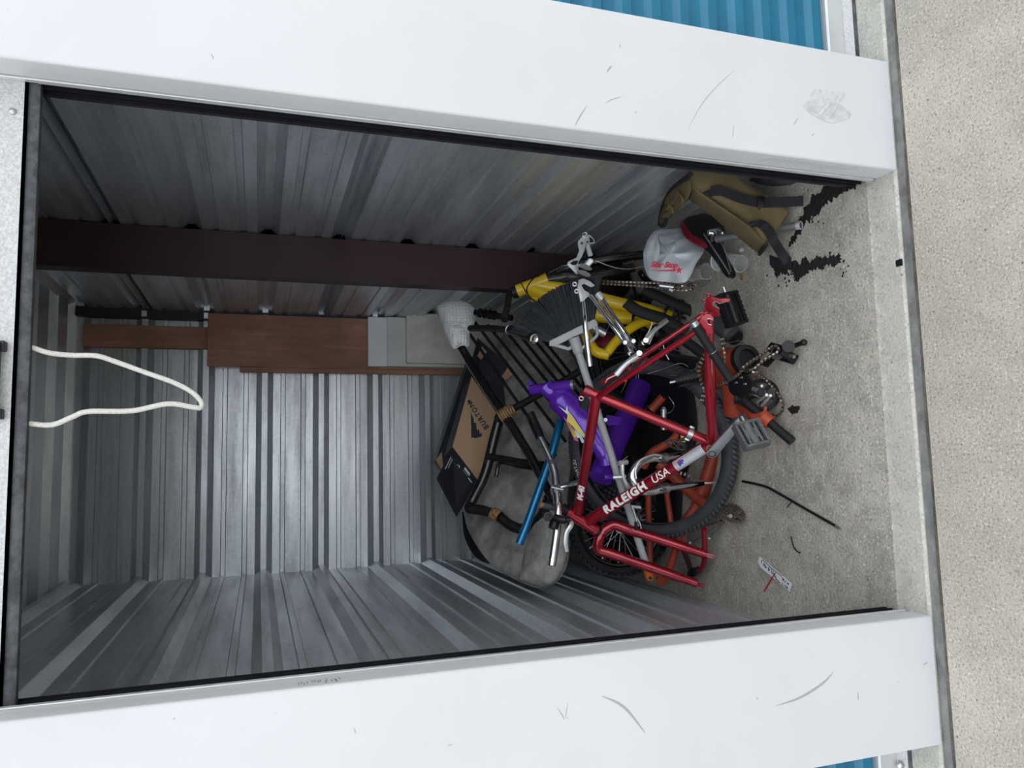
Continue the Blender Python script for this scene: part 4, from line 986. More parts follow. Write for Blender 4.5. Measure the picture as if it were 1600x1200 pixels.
obj('parallelogram', MB().prism(PP((917, 383, 2.46), (921, 381, 2.46), (927, 399, 2.45), (921, 401, 2.45)), V((0.004, 0.014, 0))), 'silver_light', rd, smooth=0, bevel=0.002)
obj('knuckle', MB().prism(PP((922, 403, 2.45), (928, 405, 2.45), (928, 409, 2.45), (922, 416, 2.45), (918, 418, 2.46), (914, 413, 2.46)), V((0.004, 0.016, 0))), 'silver_light', rd, smooth=0, bevel=0.003)
for c0 in ((915, 417), (913, 427)):
    obj('jockey_wheel', MB().prism([P(c0[0] + math.cos(a * 0.524) * 10 + math.sin(a * 0.524) * -1.5, c0[1] + math.sin(a * 0.524) * 3.5 + math.cos(a * 0.524) * 4, 2.455) for a in range(12)], V((0, 0.008, 0))), 'silver', rd, smooth=20)
cable('shift_cable', PP((930, 407, 2.5), (948, 414, 2.5), (965, 419, 2.5), (985, 420, 2.5), (1006, 416, 2.5)), 'thin steel cable running from the silver derailleur to the plastic bag')
cable('shift_cable', PP((888, 414, 2.5), (878, 416, 2.52), (870, 420, 2.56), (858, 426, 2.62)), 'short cable end left of the silver derailleur', 0.0018)

# hanging chain
tag(chain_obj(PP((932, 438, 2.62), (960, 440, 2.58), (1000, 441, 2.52), (1040, 443, 2.46), (1068, 447, 2.42), (1082, 444, 2.40), (1085, 448, 2.4), (1078, 453, 2.4), (1050, 452, 2.44), (1010, 447, 2.5), (960, 444, 2.57), (934, 442, 2.61)), 'chain_plate', 'chain_bright', plane=V((0, 0.4, 1))), 'long doubled bicycle chain stretched below the plastic bag', 'chain')
t = thing('chain_tool', 'silver cassette spacer hanging on the doubled chain', 'bicycle part', P(1045, 452, 2.44))
obj('body', MB().cyl(P(1030, 446, 2.42), P(1052, 449, 2.40), 0.009), 'silver', t); obj('tab', MB().cyl(P(1046, 452, 2.40), P(1052, 455, 2.39), 0.006), 'silver_light', t)

# ------------------------------------------------------------------ the red frame
class Plane:
    def __init__(s, a, b, c):
        s.o = a; s.n = (b - a).cross(c - a).normalized()
        if s.n.dot(EYE - a) < 0: s.n = -s.n
    def at(s, px, py, lift=0.0):
        d = ray(px, py); o = s.o + s.n * lift; return EYE + d * ((o - EYE).dot(s.n) / d.dot(s.n))
def tri_fill_solid(poly, off):
    f = tri_fill(poly, 0); n = len(f.v); m_ = MB(); m_.v = f.v + [p + off for p in f.v]
    m_.f = [tuple(reversed(t_)) for t_ in f.f] + [tuple(i + n for i in t_) for t_ in f.f]
    k = len(poly); base = len(m_.v); m_.v += list(poly) + [p + off for p in poly]
    m_.f += [(base + i, base + (i + 1) % k, base + k + (i + 1) % k, base + k + i) for i in range(k)]
    return m_
J, TTh, DTh, BB_ = P(932, 617, 2.376), P(903, 800, 2.701), P(918, 815, 2.709), P(1113, 692, 2.258)
Dm = P(1108, 487, 2.032); HT, HB = P(886, 799, 2.722), P(932, 829, 2.706)
F1, F2 = P(1108, 868, 2.559), P(1093, 913, 2.573)
rn = (BB_ - J).cross(DTh - J).normalized()
if rn.dot(EYE - J) < 0: rn = -rn
RT, RD = 0.0190, 0.0225
rf = thing('red_bicycle_frame', 'metallic red mountain bike frame with white lettering and fork, on top of the heap', 'bicycle frame', V((F1.x, F1.y, 0)))
ds = (J - BB_).normalized()
ST = J + ds * 0.045
tt = obj('top_tube', MB().cyl(J, TTh, RT, n=20), 'red', rf)
obj('seat_tube', MB().cyl(ST, BB_, 0.0172, n=20), 'red', rf)
dt = obj('down_tube', MB().cyl(DTh, BB_, RD, n=20), 'red', rf)
obj('head_tube', MB().lathe(HT, HB - HT, [(0, 0.0001), (0, 0.0235), (0.012, 0.0235), (0.014, 0.0215), ((HB - HT).length - 0.014, 0.0215), ((HB - HT).length - 0.012, 0.0235), ((HB - HT).length, 0.0235), ((HB - HT).length, 0.0001)]), 'red', rf)
obj('bottom_bracket', MB().cyl(BB_ - rn * 0.036, BB_ + rn * 0.036, 0.0235, n=20), 'red', rf)
obj('bracket_ring', MB().torus(BB_ + rn * 0.037, rn, 0.017, 0.004, 20, 6), 'wrap', rf)
for sg in (-1, 1):
    De = P(1103, 508, 1.985) if sg > 0 else P(1110, 484, 2.085)
    dch = (De - BB_).normalized()
    obj('chain_stay', MB().tube([BB_ + rn * 0.022 * sg, BB_.lerp(De, 0.35) + rn * 0.024 * sg, De - dch * 0.010], [0.0165, 0.0145, 0.0095], 14), 'red', rf)
    dse = (De - J).normalized()
    obj('seat_stay', MB().tube([(J + rn * 0.012 - ds * 0.006) if sg > 0 else P(942, 598, 2.41), (J.lerp(De, 0.25) + rn * 0.012) if sg > 0 else P(942, 598, 2.41).lerp(De, 0.25), De - dse * 0.012], [0.0105, 0.0105, 0.0092], 14), 'red', rf)
    dp = Plane(De, De + perp_to(rn, CU) * 0.1, De + rn.cross(perp_to(rn, CU)) * 0.1)
    if sg < 0:
        pl = [(1103, 467), (1107, 464), (1112, 462), (1125, 466), (1134, 465), (1141, 466), (1139, 470), (1131, 472), (1124, 474), (1119, 471), (1115, 472), (1114, 476), (1118, 479), (1124, 482), (1124, 493), (1118, 493), (1112, 490), (1106, 491), (1098, 490), (1099, 484), (1102, 476)]
        ey_l = ((1107, 461), (1101, 471)); hole = [(1108, 487), (1113, 487), (1110, 482)]
    else:
        pl = [(1091, 503), (1097, 494), (1103, 489), (1110, 490), (1115, 495), (1114, 500), (1110, 498), (1106, 498), (1104, 502), (1106, 506), (1112, 508), (1114, 520), (1106, 521), (1101, 514), (1094, 510)]
        ey_l = ((1097, 491),); hole = None
    obj('dropout', tri_fill_solid([dp.at(*p) for p in pl], dp.n * 0.006), 'red', rf, smooth=20)
    for p in ey_l: obj('dropout_eyelet', MB().torus(dp.at(*p), dp.n, 0.0055, 0.0028, 14, 6), 'red', rf)
    if hole: obj('dropout_hole', MB().prism([dp.at(*p, 0.0062) for p in hole], dp.n * 0.0006), 'black_plastic', rf, smooth=0)
    obj('dropout_rim', MB().tube([dp.at(*p, 0.005) for p in (((1131, 472), (1124, 474), (1119, 471), (1115, 472), (1114, 476), (1118, 479), (1124, 482)) if sg < 0 else ((1114, 500), (1110, 498), (1106, 498), (1104, 502), (1106, 506), (1112, 508)))], 0.0018, 6, 4), 'silver', rf)
    bo = J.lerp(De, 0.30) + rn * 0.012 * sg
    obj('brake_boss', MB().cyl(bo, bo + rn * 0.022 * sg, 0.006), 'red', rf)
mb = MB(); mb.pipe(ST - ds * 0.022, ST + ds * 0.001, 0.0200, 0.0145); sc_ = obj('seat_collar', mb, 'red_dark', rf)
cdir = perp_to(ds, CU); mb = MB(); mb.pipe(ST + cdir * 0.022 - rn * 0.014, ST + cdir * 0.022 + rn * 0.018, 0.0095, 0.0055); obj('collar_lug', mb, 'red', sc_)
obj('lug_rim', MB().torus(ST + cdir * 0.022 + rn * 0.018, rn, 0.0075, 0.0022, 18, 6), 'silver_light', sc_)
# fork
sdir = (HB - HT).normalized(); fm = (F1 + F2) / 2; cw = perp_to(sdir, F1 - F2)
crn = HB + sdir * 0.012
obj('crown_race', MB().cyl(HB, HB + sdir * 0.012, 0.0225), 'black_plastic', rf)
obj('fork_steerer', MB().cyl(HB + sdir * 0.01, HB + sdir * 0.03, 0.017), 'red', rf)
for Ft, sg in ((F1, 1), (F2, -1)):
    c0 = crn + sdir * 0.012; sh = c0 + sdir * 0.024 + cw * sg * 0.056; dl = (Ft - sh).normalized()
    obj('fork_leg', MB().tube([c0, c0 + sdir * 0.004 + cw * sg * 0.026, sh, sh + dl * 0.05, sh.lerp(Ft, 0.55), Ft - dl * 0.012], [0.0195, 0.0205, 0.0210, 0.0205, 0.0190, 0.0165], 16), 'red', rf)
    obj('fork_end', MB().prism([Ft - dl * 0.02 + cw * 0.007, Ft - dl * 0.02 - cw * 0.007, Ft + dl * 0.014 - cw * 0.009, Ft + dl * 0.022 - cw * 0.002, Ft + dl * 0.004, Ft + dl * 0.022 + cw * 0.004, Ft + dl * 0.014 + cw * 0.009], perp_to(dl, V((0, 1, 0))) * 0.005), 'red_dark', rf, smooth=0)
obj('fork_bolt', MB().cyl(crn + sdir * 0.025 - cw.cross(sdir) * 0.03, crn + sdir * 0.025 + cw.cross(sdir) * 0.03, 0.004), 'black_plastic', rf)
# lettering
def tube_text(body, size, a, b, r, t, rev=False, **kw):
    ax = (b - a).normalized(); o = a.lerp(b, t); nz = perp_to(ax, EYE - o); ey = nz.cross(ax)
    return text_mb(body, size, o, ax, ey, tube=r, **kw)
obj('lettering', tube_text('RALEIGH', 0.045, DTh, BB_, RD, 0.34, bold=0.0026, space=1.2), 'decal_white', rf, smooth=0)
obj('lettering', tube_text('USA', 0.043, DTh, BB_, RD, 0.625, bold=0.0004, shear=0.15, space=1.0), 'decal_white', rf, smooth=0)
obj('lettering', tube_text('M-40', 0.032, TTh, J, RT, 0.20, bold=0.0016, shear=0.25), 'decal_white', rf, smooth=0)
dd_ = (BB_ - DTh).normalized()
sv0 = DTh.lerp(BB_, 0.735); sv1 = DTh.lerp(BB_, 0.945)
nz = perp_to(dd_, EYE - sv0); ey = nz.cross(dd_)
mb = MB(); vs = []; k = 10
for p in (sv0, sv1):
    for j in range(k + 1):
        a = math.radians(-62 + 112 * j / k); vs.append(p + (nz * math.cos(a) + ey * math.sin(a)) * (RD + 0.0006))
mb.add(vs, [(j, j + 1, k + 2 + j, k + 1 + j) for j in range(k)]); obj('maker_label', mb, 'decal_silver', rf)
for j, (t0, a0, mt_) in enumerate(((0.03, -16, 'decal_blue'), (0.045, 0, 'decal_blue'), (0.028, 6, 'decal_red'))):
    vs = []
    for s_, da in ((0, 0), (0.014, 6), (0.020, 2), (0.020, 10), (0.012, 14), (0, 9)):
        a = math.radians(a0 + da * 2.6 - 12); vs.append(sv0 + dd_ * (t0 * 0.4 + s_ + 0.006) + (nz * math.cos(a) + ey * math.sin(a)) * (RD + 0.0010))
    obj('label_mark', MB().add(vs, [tuple(range(len(vs)))]), mt_, rf, smooth=0)
for t_ in (0.13, 0.5, 0.7): obj('cable_stop', MB().cyl(DTh.lerp(BB_, t_) + ey * -RD, DTh.lerp(BB_, t_) + ey * -RD + dd_ * 0.012, 0.0045), 'red_dark', rf)
# front derailleur on the seat tube
fd = BB_ + ds * 0.085; fx = perp_to(ds, EYE - fd); fy = fx.cross(ds)
mb = MB(); mb.pipe(fd - ds * 0.009, fd + ds * 0.009, 0.0212, 0.0170); fdo = obj('front_derailleur', mb, 'silver', rf)
mb = MB()
for sg in (-1, 1): mb.box(fd + fy * sg * 0.021, 0.006, 0.006, 0.009, (fx, fy, ds))
obj('clamp_ears', mb, 'silver', fdo, bevel=0.002)
mb = MB().tube([fd + fy * 0.02, fd + fy * 0.035 + ds * 0.02, fd + fy * 0.05 + ds * 0.015], 0.006, 8); 
lp = [fd + fy * (0.055 + 0.012 * math.sin(k * 0.524)) + ds * (0.030 + 0.034 * math.cos(k * 0.524)) + fx * 0.004 * math.sin(k) for k in range(12)]
mb.sweep(smooth_path(lp + [lp[0]], 3)[:-1], 0.0042, 8, closed=True)
mb.tube([fd + fy * 0.042 + ds * 0.05, fd + fy * 0.056 + ds * 0.03, fd + fy * 0.066 + ds * 0.012], 0.003, 8)
obj('cage', mb, 'iron', fdo)
# crank arm and pedal towards the viewer
ca0 = BB_ + rn * 0.052; ca1 = P(1172, 655, 2.03)
ca1 = ca0 + perp_to(rn, ca1 - ca0) * 0.17
crank(rf, ca0, ca1, rn, 0.0185, 0.0135, 0.014, 'silver')
pax = (CR * -0.72 - CF * 0.55 - CU * 0.25).normalized(); pc = P(1174, 679, 1.99); pd = perp_to(pax, -CU)
pedal(rf, pc, pax, pd, pax.cross(pd), 0.046, 0.042, 0.015, body='pedal_grey')
obj('pedal_boss', MB().cyl(ca1 - rn * 0.002, pc - pax * 0.04, 0.0125), 'silver', rf)

# ------------------------------------------------------------------ chrome handlebar in front of the red head tube
hb = thing('chrome_handlebar', 'chrome handlebar with a black grip and brake lever beside the red head tube', 'handlebar', P(862, 882, 2.5))
obj('bar', MB().tube(PP((842, 680, 2.86), (858, 714, 2.80), (866, 738, 2.76), (869, 765, 2.72), (872, 792, 2.68), (870, 828, 2.66), (862, 884, 2.64)), [0.013, 0.0135, 0.0165, 0.0175, 0.0165, 0.0158, 0.0158], 16), 'chrome', hb)
gr = obj('grip', MB().tube(PP((828, 646, 2.90), (836, 664, 2.88), (844, 684, 2.855)), 0.0185, 14), 'black_plastic', hb)
mb = MB()
for k in range(12): mb.torus(P(829, 649, 2.90).lerp(P(843, 681, 2.857), k / 11), P(843, 681, 2.857) - P(829, 649, 2.90), 0.0187, 0.0016, 16, 5)
obj('grip_ribs', mb, 'black_matt', gr)
obj('bar_plug', MB().cyl(P(827.5, 645, 2.902), P(829, 648, 2.898), 0.010), 'silver_light', hb)
stem_c = P(869, 765, 2.72)
obj('stem', MB().tube([stem_c, P(884, 759, 2.70), P(906, 753, 2.66)], [0.011, 0.010, 0.012], 14), 'chrome', hb)
mb = MB(); mb.pipe(stem_c - V((0, 0, 0.014)), stem_c + V((0, 0, 0.016)), 0.021, 0.014); obj('stem_clamp', mb, 'silver', hb)
obj('clamp_bolt', MB().cyl(P(861, 761, 2.70), P(880, 765, 2.69), 0.005), 'silver', hb)
obj('lever_clamp', MB().cyl(P(868, 812, 2.655), P(864, 826, 2.65), 0.019), 'black_plastic', hb)
obj('brake_lever', MB().sweep(smooth_path(PP((890, 812, 2.62), (893, 820, 2.60), (886, 832, 2.60), (884, 848, 2.6), (886, 862, 2.6)), 5), [0.006, 0.007, 0.0065, 0.006, 0.0055], 10, flat=(0.6, 1.3, V((0, 1, 0)))), 'silver_light', hb)
obj('lever_body', MB().tube(PP((866, 808, 2.64), (878, 812, 2.62), (892, 812, 2.61)), [0.014, 0.015, 0.010], 12), 'black_plastic', hb)
obj('barrel_knob', MB().lathe(P(856, 807, 2.63), V((0.15, -1, 0.3)), [(-0.012, 0.0001), (-0.012, 0.016), (0.006, 0.018), (0.012, 0.016), (0.013, 0.008), (0.008, 0.006), (0.008, 0.0001)]), 'black_plastic', hb)
qs = thing('quill_stem', 'greasy dark quill stem standing out of the red head tube', 'stem', P(845, 789, 2.75))
obj('quill', MB().cyl(P(846, 789, 2.72), HT + (HT - HB).normalized() * 0.004, 0.0118), 'grey_tape', qs)
obj('rusty_end', MB().cyl(P(843, 787.5, 2.72), P(847, 789.5, 2.72), 0.0122), 'wrap', qs)
mb = MB()
for k, r in enumerate((0.020, 0.0225, 0.020, 0.022)): mb.cyl(HT + (HT - HB).normalized() * (0.001 + k * 0.006), HT + (HT - HB).normalized() * (0.0058 + k * 0.006), r)
obj('headset_nuts', mb, 'black_plastic', qs)
tag(obj('alloy_tube', MB().tube(PP((876, 657, 2.95), (869, 684, 2.93), (862, 708, 2.92), (855, 730, 2.92), (838, 778, 2.92), (826, 812, 2.92), (811, 850, 2.92)), 0.0175, 16), 'blue_alu'), 'blue anodised alloy tube leaning across the grey cushion', 'tube')

# ------------------------------------------------------------------ chrome suspension fork brace behind the down tube
sf = thing('chrome_fork_lowers', 'chrome arched fork brace with two stanchions behind the red lettering', 'fork', P(1080, 760, 2.5))
obj('arch', MB().sweep(smooth_path(PP((1036, 718, 2.52), (1020, 716, 2.52), (1000, 724, 2.52), (989, 740, 2.52), (991, 754, 2.52), (1002, 766, 2.52), (1020, 768, 2.52), (1040, 762, 2.52)), 6), 0.0135, 12, flat=(0.8, 1.15, nb)), 'chrome', sf)
obj('arch_rib', MB().sweep(smooth_path(PP((1034, 712, 2.50), (1020, 711, 2.50), (1000, 720, 2.50), (993, 734, 2.50), (994, 748, 2.50)), 6), 0.004, 8), 'silver_light', sf)
for a, b in (((1034, 716, 2.52), (1072, 710, 2.52)), ((1036, 763, 2.52), (1098, 755, 2.52))):
    obj('stanchion', MB().cyl(P(*a), P(*b), 0.0135, n=16), 'chrome', sf)
    obj('brace_clamp', MB().cyl(P(a[0] - 4, a[1] + 0.6, a[2]), P(a[0] + 8, a[1] - 1, a[2]), 0.019, n=16), 'silver', sf)
    obj('brace_bolt', MB().lathe(P(a[0] + 2, a[1] + 3, a[2] - 0.02), (EYE - P(*a)).normalized(), [(0, 0.009), (0.003, 0.008), (0.003, 0.0001)]), 'iron', sf)
obj('drop_tip', MB().cyl(P(1098, 755, 2.52), P(1124, 754, 2.50), 0.004), 'silver_light', sf)
t = thing('brake_post', 'small silver brake post and arm beside the broom handle', 'bicycle part', P(978, 770, 2.6))
obj('tee', MB().cyl(P(967, 724, 2.6), P(980, 722, 2.6), 0.010), 'silver_light', t)
obj('post', MB().tube(PP((972, 724, 2.6), (974, 745, 2.6), (985, 768, 2.6)), [0.009, 0.008, 0.010], 10), 'silver_light', t)
obj('arm', MB().cyl(P(958, 746, 2.62), P(978, 745, 2.6), 0.008), 'silver_light', t)

# ------------------------------------------------------------------ small bicycle parts on top of the heap
def v_brake(label, p0, p1, tipn):
    t = thing('rim_brake_arm', label, 'brake', p1)
    obj('arm', MB().sweep(smooth_path([p0, p0.lerp(p1, 0.5) + V((0.004, -0.004, 0.006)), p1], 4), [0.008, 0.007, 0.009], 10, flat=(0.6, 1.2, V((0, -1, 0.5)))), 'silver', t)
    obj('pivot', MB().cyl(p1, p1 + V((0.004, -0.02, 0.008)), 0.009), 'chrome', t)
    obj('pad', MB().box(p0.lerp(p1, 0.6) + V((0.012, 0, -0.012)), 0.022, 0.006, 0.006), 'black_plastic', t, bevel=0.002)
    obj('noodle', MB().tube([p0, p0 + tipn * 0.5 + V((0, 0, 0.01)), p0 + tipn], 0.0025, 8), 'cable', t)
    return t
v_brake('silver brake arm with bent cable tube on the upper red stay', P(962, 586, 2.22), P(998, 555, 2.20), P(946, 598, 2.24) - P(962, 586, 2.22))
v_brake('silver brake arm between the chrome stays and the red frame', P(1042, 500, 2.30), P(1008, 535, 2.30), P(1014, 538, 2.3) - P(1042, 500, 2.30))
t = thing('brake_caliper', 'black and silver brake caliper under the chrome stays', 'brake', P(990, 545, 2.4))
obj('body', MB().box(P(985, 540, 2.36), 0.025, 0.012, 0.02).box(P(1000, 548, 2.34), 0.016, 0.014, 0.014), 'black_plastic', t, bevel=0.004)
for x, y in ((975, 534), (988, 532), (983, 552), (1004, 535)): obj('bolt', MB().cyl(P(x, y, 2.34), P(x + 2, y + 1, 2.30), 0.007), 'silver_light', t)
cable('brake_cable', PP((1019, 504, 2.3), (1016, 514, 2.3), (1008, 528, 2.32), (1005, 538, 2.33)), 'short curled white brake cable above the red stays', 0.0022, 'rope')
tag(obj('black_tube', MB().tube(PP((1045, 518, 2.42), (1072, 534, 2.36), (1102, 556, 2.30)), 0.019, 12), 'black_matt'), 'matt black tube lying inside the red rear triangle', 'tube')
tag(obj('brake_hose', MB().tube(PP((1030, 545, 2.5), (1052, 556, 2.46), (1080, 560, 2.40), (1100, 566, 2.36)), 0.009, 10), 'black_plastic'), 'thick black hose inside the red rear triangle', 'hose')
cable('brake_cable', PP((1012, 584, 2.55), (1035, 577, 2.5), (1052, 570, 2.45), (1066, 568, 2.42), (1075, 573, 2.4)), 'steel cable across the upper edge of the street tyre', 0.0016)
cable('brake_cable', PP((1046, 543, 2.5), (1070, 552, 2.45), (1098, 563, 2.4)), 'fine cable between the two red chain stays', 0.0014)
cable('brake_cable', PP((1036, 538, 2.4), (1040, 552, 2.4), (1045, 562, 2.4)), 'bent wire under the red seat stay', 0.0018)
cable('gear_cable', PP((1045, 620, 2.62), (1053, 632, 2.62), (1050, 642, 2.6), (1042, 646, 2.6)), 'curled gear cable inside the street tyre', 0.0014)
cable('brake_cable', PP((988, 795, 2.58), (994, 806, 2.58), (1000, 818, 2.58), (1002, 826, 2.58)), 'bent brake cable over the broom handle', 0.0022, 'rope')
t = thing('cantilever_brake', 'silver cantilever brake beside the grey broom handle', 'brake', P(992, 800, 2.6))
obj('straddle', MB().cyl(P(986, 791, 2.58), P(1001, 793, 2.58), 0.006), 'silver_light', t); obj('arm', MB().tube(PP((988, 792, 2.58), (992, 804, 2.58), (997, 822, 2.58)), 0.005, 8), 'silver', t)
obj('pad', MB().box(P(994, 822, 2.58), 0.016, 0.005, 0.006), 'black_plastic', t, bevel=0.002)
t = thing('seatpost_tube', 'short silver bar with a bolt inside the street tyre', 'seatpost', P(1035, 668, 2.7))
obj('tube', MB().cyl(P(1037, 640, 2.66), P(1037, 672, 2.66), 0.012), 'silver', t); obj('clamp', MB().torus(P(1037, 642, 2.66), V((0, 0, 1)), 0.013, 0.004, 16, 6), 'silver_light', t)

# hub stub and black seatpost leaning over the red dropout
t = thing('alloy_seatpost', 'black seatpost with a bare silver end, leaning across the red chain stays', 'seatpost', G(1138, 588))
s0, s1 = P(1085, 506, 1.99), P(1140, 592, 2.02)
obj('shaft', MB().cyl(s0, s1, 0.0142, n=18), 'black_matt', t)
sdv = (s1 - s0).normalized(); mb = MB(); mb.pipe(s0 - sdv * 0.010, s0 + sdv * 0.006, 0.0146, 0.0118); obj('bare_end', mb, 'silver', t)
obj('bore', MB().cyl(s0 - sdv * 0.002, s0 + sdv * 0.002, 0.0118), 'black_plastic', t)
obj('ring_mark', MB().torus(s0.lerp(s1, 0.5), sdv, 0.0142, 0.0012, 18, 6), 'silver', t)
t = thing('freewheel_hub', 'dark grey rubber covered hub lying behind the red dropout', 'hub', G(1140, 530))
obj('barrel', MB().tube([G(1120, 505, 0.05), G(1138, 518, 0.045), G(1150, 528, 0.04)], [0.036, 0.036, 0.030], 18), 'grey_tape', t)
obj('end_disc', MB().lathe(G(1150, 528, 0.04), G(1150, 528, 0.04) - G(1138, 518, 0.045), [(0, 0.030), (0.004, 0.026), (0.004, 0.014), (0.001, 0.012), (0.001, 0.0001)]), 'black_plastic', t)
# loose pedals
def loose_pedal(label, c, ax, ay, lx, ly, lz, arm=None):
    t = thing('bicycle_pedal', label, 'pedal', c)
    az = ax.cross(ay).normalized()
    p = pedal(t, c, ax, ay, az, lx, ly, lz, name='cage')
    return t
pc1 = P(1143, 483, 2.21); ax1 = (CR * -0.92 - CU * 0.30 - CF * 0.1).normalized()
t = loose_pedal('black platform pedal beside the red dropout', pc1, ax1, perp_to(ax1, CU * -0.85 + CF * 0.5), 0.060, 0.044, 0.016)
ax2 = (G(1205, 545, 0.03) - G(1240, 555, 0.03)).normalized()
pc2 = G(1222, 552, 0.042)
t = loose_pedal('black pedal lying frontmost on the concrete, at the end of the chain', pc2, ax2, perp_to(ax2, V((0.5, 0.1, 0.8))), 0.040, 0.034, 0.014)
obj('axle_nut', MB().ball(G(1256, 535, 0.03), 0.011), 'black_plastic', t)
obj('axle', MB().cyl(G(1256, 535, 0.03), G(1236, 542, 0.04), 0.008), 'black_plastic', t)
pc3 = P(1075, 592, 2.42); ax3 = perp_to((EYE - pc3).normalized(), P(1090, 590, 2.4) - P(1060, 596, 2.4))
t = loose_pedal('dark pedal with an amber reflector inside the red rear triangle', pc3, ax3, perp_to(ax3, V((0.1, -0.5, 0.8))), 0.045, 0.04, 0.014)
obj('reflector', MB().box(P(1053, 587, 2.40), 0.004, 0.004, 0.018, (ax3, perp_to(ax3, V((0, -1, 0))), V((0, 0, 1)))), 'orange_tip', t)
pc4 = P(1072, 692, 2.5); t = loose_pedal('dark pedal with a yellow reflector behind the red seat tube', pc4, V((1, 0, 0)), V((0, -0.6, 0.8)), 0.04, 0.036, 0.013)
obj('reflector', MB().box(P(1067, 684, 2.44), 0.016, 0.004, 0.007), 'decal_yellow', t)

# crankset with chainring, chain tangle and derailleur at the front of the heap
ck = thing('black_crankset', 'black crankset with chainring at the front of the heap', 'crankset', G(1185, 620))
cc = G(1190, 617, 0.05); cn = V((0.15, -0.75, 0.65)).normalized()
chainring(ck, cc, cn, 0.052, 28, 'black_matt')
crank(ck, cc + cn * 0.016, cc + cn * 0.016 + perp_to(cn, G(1140, 600, 0.12) - cc) * 0.12, cn, 0.018, 0.014, 0.012, 'black_paint')
obj('guard', MB().torus(cc - cn * 0.01, cn, 0.056, 0.004, 40, 6), 'black_plastic', ck)
obj('axle_cap', MB().lathe(cc + cn * 0.03, cn, [(0, 0.014), (0.004, 0.012), (0.004, 0.0001)]), 'black_plastic', ck)
t = thing('front_mech', 'small silver forked derailleur arm by the orange seat collar', 'derailleur', G(1190, 625))
obj('fork_arm', MB().cyl(G(1184, 628, 0.08), G(1198, 617, 0.11), 0.005), 'silver_light', t); obj('fork_arm', MB().cyl(G(1190, 634, 0.08), G(1204, 618, 0.11), 0.005), 'silver_light', t)
obj('bolt', MB().ball(G(1190, 603, 0.14), 0.008), 'silver', t)
t = thing('plastic_guard', 'black plastic derailleur guard above the crankset', 'bicycle part', G(1165, 590))
obj('shell', MB().pillow([G(1138, 596, 0.16), G(1160, 585, 0.17), G(1176, 594, 0.16), G(1172, 612, 0.14), G(1155, 622, 0.13), G(1140, 612, 0.14)], 0.018, V((0, -0.6, 0.8))), 'black_plastic', t)
for a, b in (((1158, 590), (1162, 598)), ((1150, 598), (1153, 607)), ((1164, 600), (1168, 604))): obj('glint_plate', MB().box(G(*a, 0.185), 0.003, 0.007, 0.002), 'silver', t, bevel=0.001)
t = thing('jockey_cage', 'black derailleur cage carrying the greasy chain on the floor', 'derailleur', G(1205, 560))
obj('plate', MB().prism([G(1190, 570, 0.05), G(1202, 555, 0.05), G(1222, 540, 0.05), G(1238, 536, 0.05), G(1236, 545, 0.05), G(1215, 558, 0.05), G(1200, 574, 0.05)], V((0, 0, 0.004))), 'iron', t, smooth=0)
obj('jockey_wheel', MB().cyl(G(1214, 552, 0.055), G(1214, 552, 0.066), 0.022, n=12), 'black_plastic', t); obj('jockey_wheel', MB().cyl(G(1232, 541, 0.055), G(1232, 541, 0.066), 0.020, n=12), 'black_plastic', t)
ch1 = [G(1124, 601, 0.20), G(1140, 594, 0.20), G(1155, 584, 0.20), G(1162, 574, 0.20), G(1175, 564, 0.17), G(1190, 555, 0.13), G(1202, 545, 0.10), G(1212, 540, 0.09), G(1217, 548, 0.09), G(1206, 556, 0.11), G(1192, 564, 0.14), G(1182, 574, 0.16), G(1172, 580, 0.18), G(1180, 582, 0.17), G(1188, 580, 0.15)]
tag(chain_obj(ch1, 'chain_plate', 'chain_bright', plane=V((0, -0.5, 0.8))), 'greasy brown chain heaped over the black derailleur guard', 'chain')
ch2 = [G(1184, 586, 0.09), G(1194, 590, 0.06), G(1207, 604, 0.03), G(1218, 618, 0.02), G(1223, 632, 0.015), G(1221, 644, 0.012), G(1212, 650, 0.012), G(1204, 646, 0.02)]
tag(chain_obj(ch2, 'chain_plate', 'chain_bright', plane=V((0, -0.5, 0.8))), 'dark chain loop lying on the floor right of the crankset', 'chain')
ch3 = [P(1100, 555, 2.2), P(1092, 575, 2.2), P(1094, 590, 2.2), P(1100, 610, 2.21), P(1096, 630, 2.22), P(1096, 636, 2.22)]
tag(chain_obj(ch3, 'chain_plate', 'chain_bright', plane=V((1, 0, 0))), 'silver chain hanging inside the red rear triangle', 'chain')
ch4 = [P(1128, 530, 2.12), P(1131, 548, 2.12), P(1130, 566, 2.13), P(1126, 580, 2.14)]
tag(chain_obj(ch4, 'chain_plate', 'chain_bright', plane=V((1, 0, 0))), 'short greasy chain length outside the red chain stay', 'chain')
ch5 = [P(1058, 738, 2.6), P(1072, 742, 2.58), P(1084, 748, 2.56), P(1092, 756, 2.55)]
tag(chain_obj(ch5, 'chain_plate', 'chain_bright', plane=V((1, 0, 0))), 'bit of chain inside the street tyre near the orange tubes', 'chain')
cable('gear_cable', [G(1140, 535, 0.08), G(1158, 533, 0.09), G(1168, 538, 0.08), G(1178, 548, 0.05)], 'thin steel cable arching over the orange head tube', 0.0014)
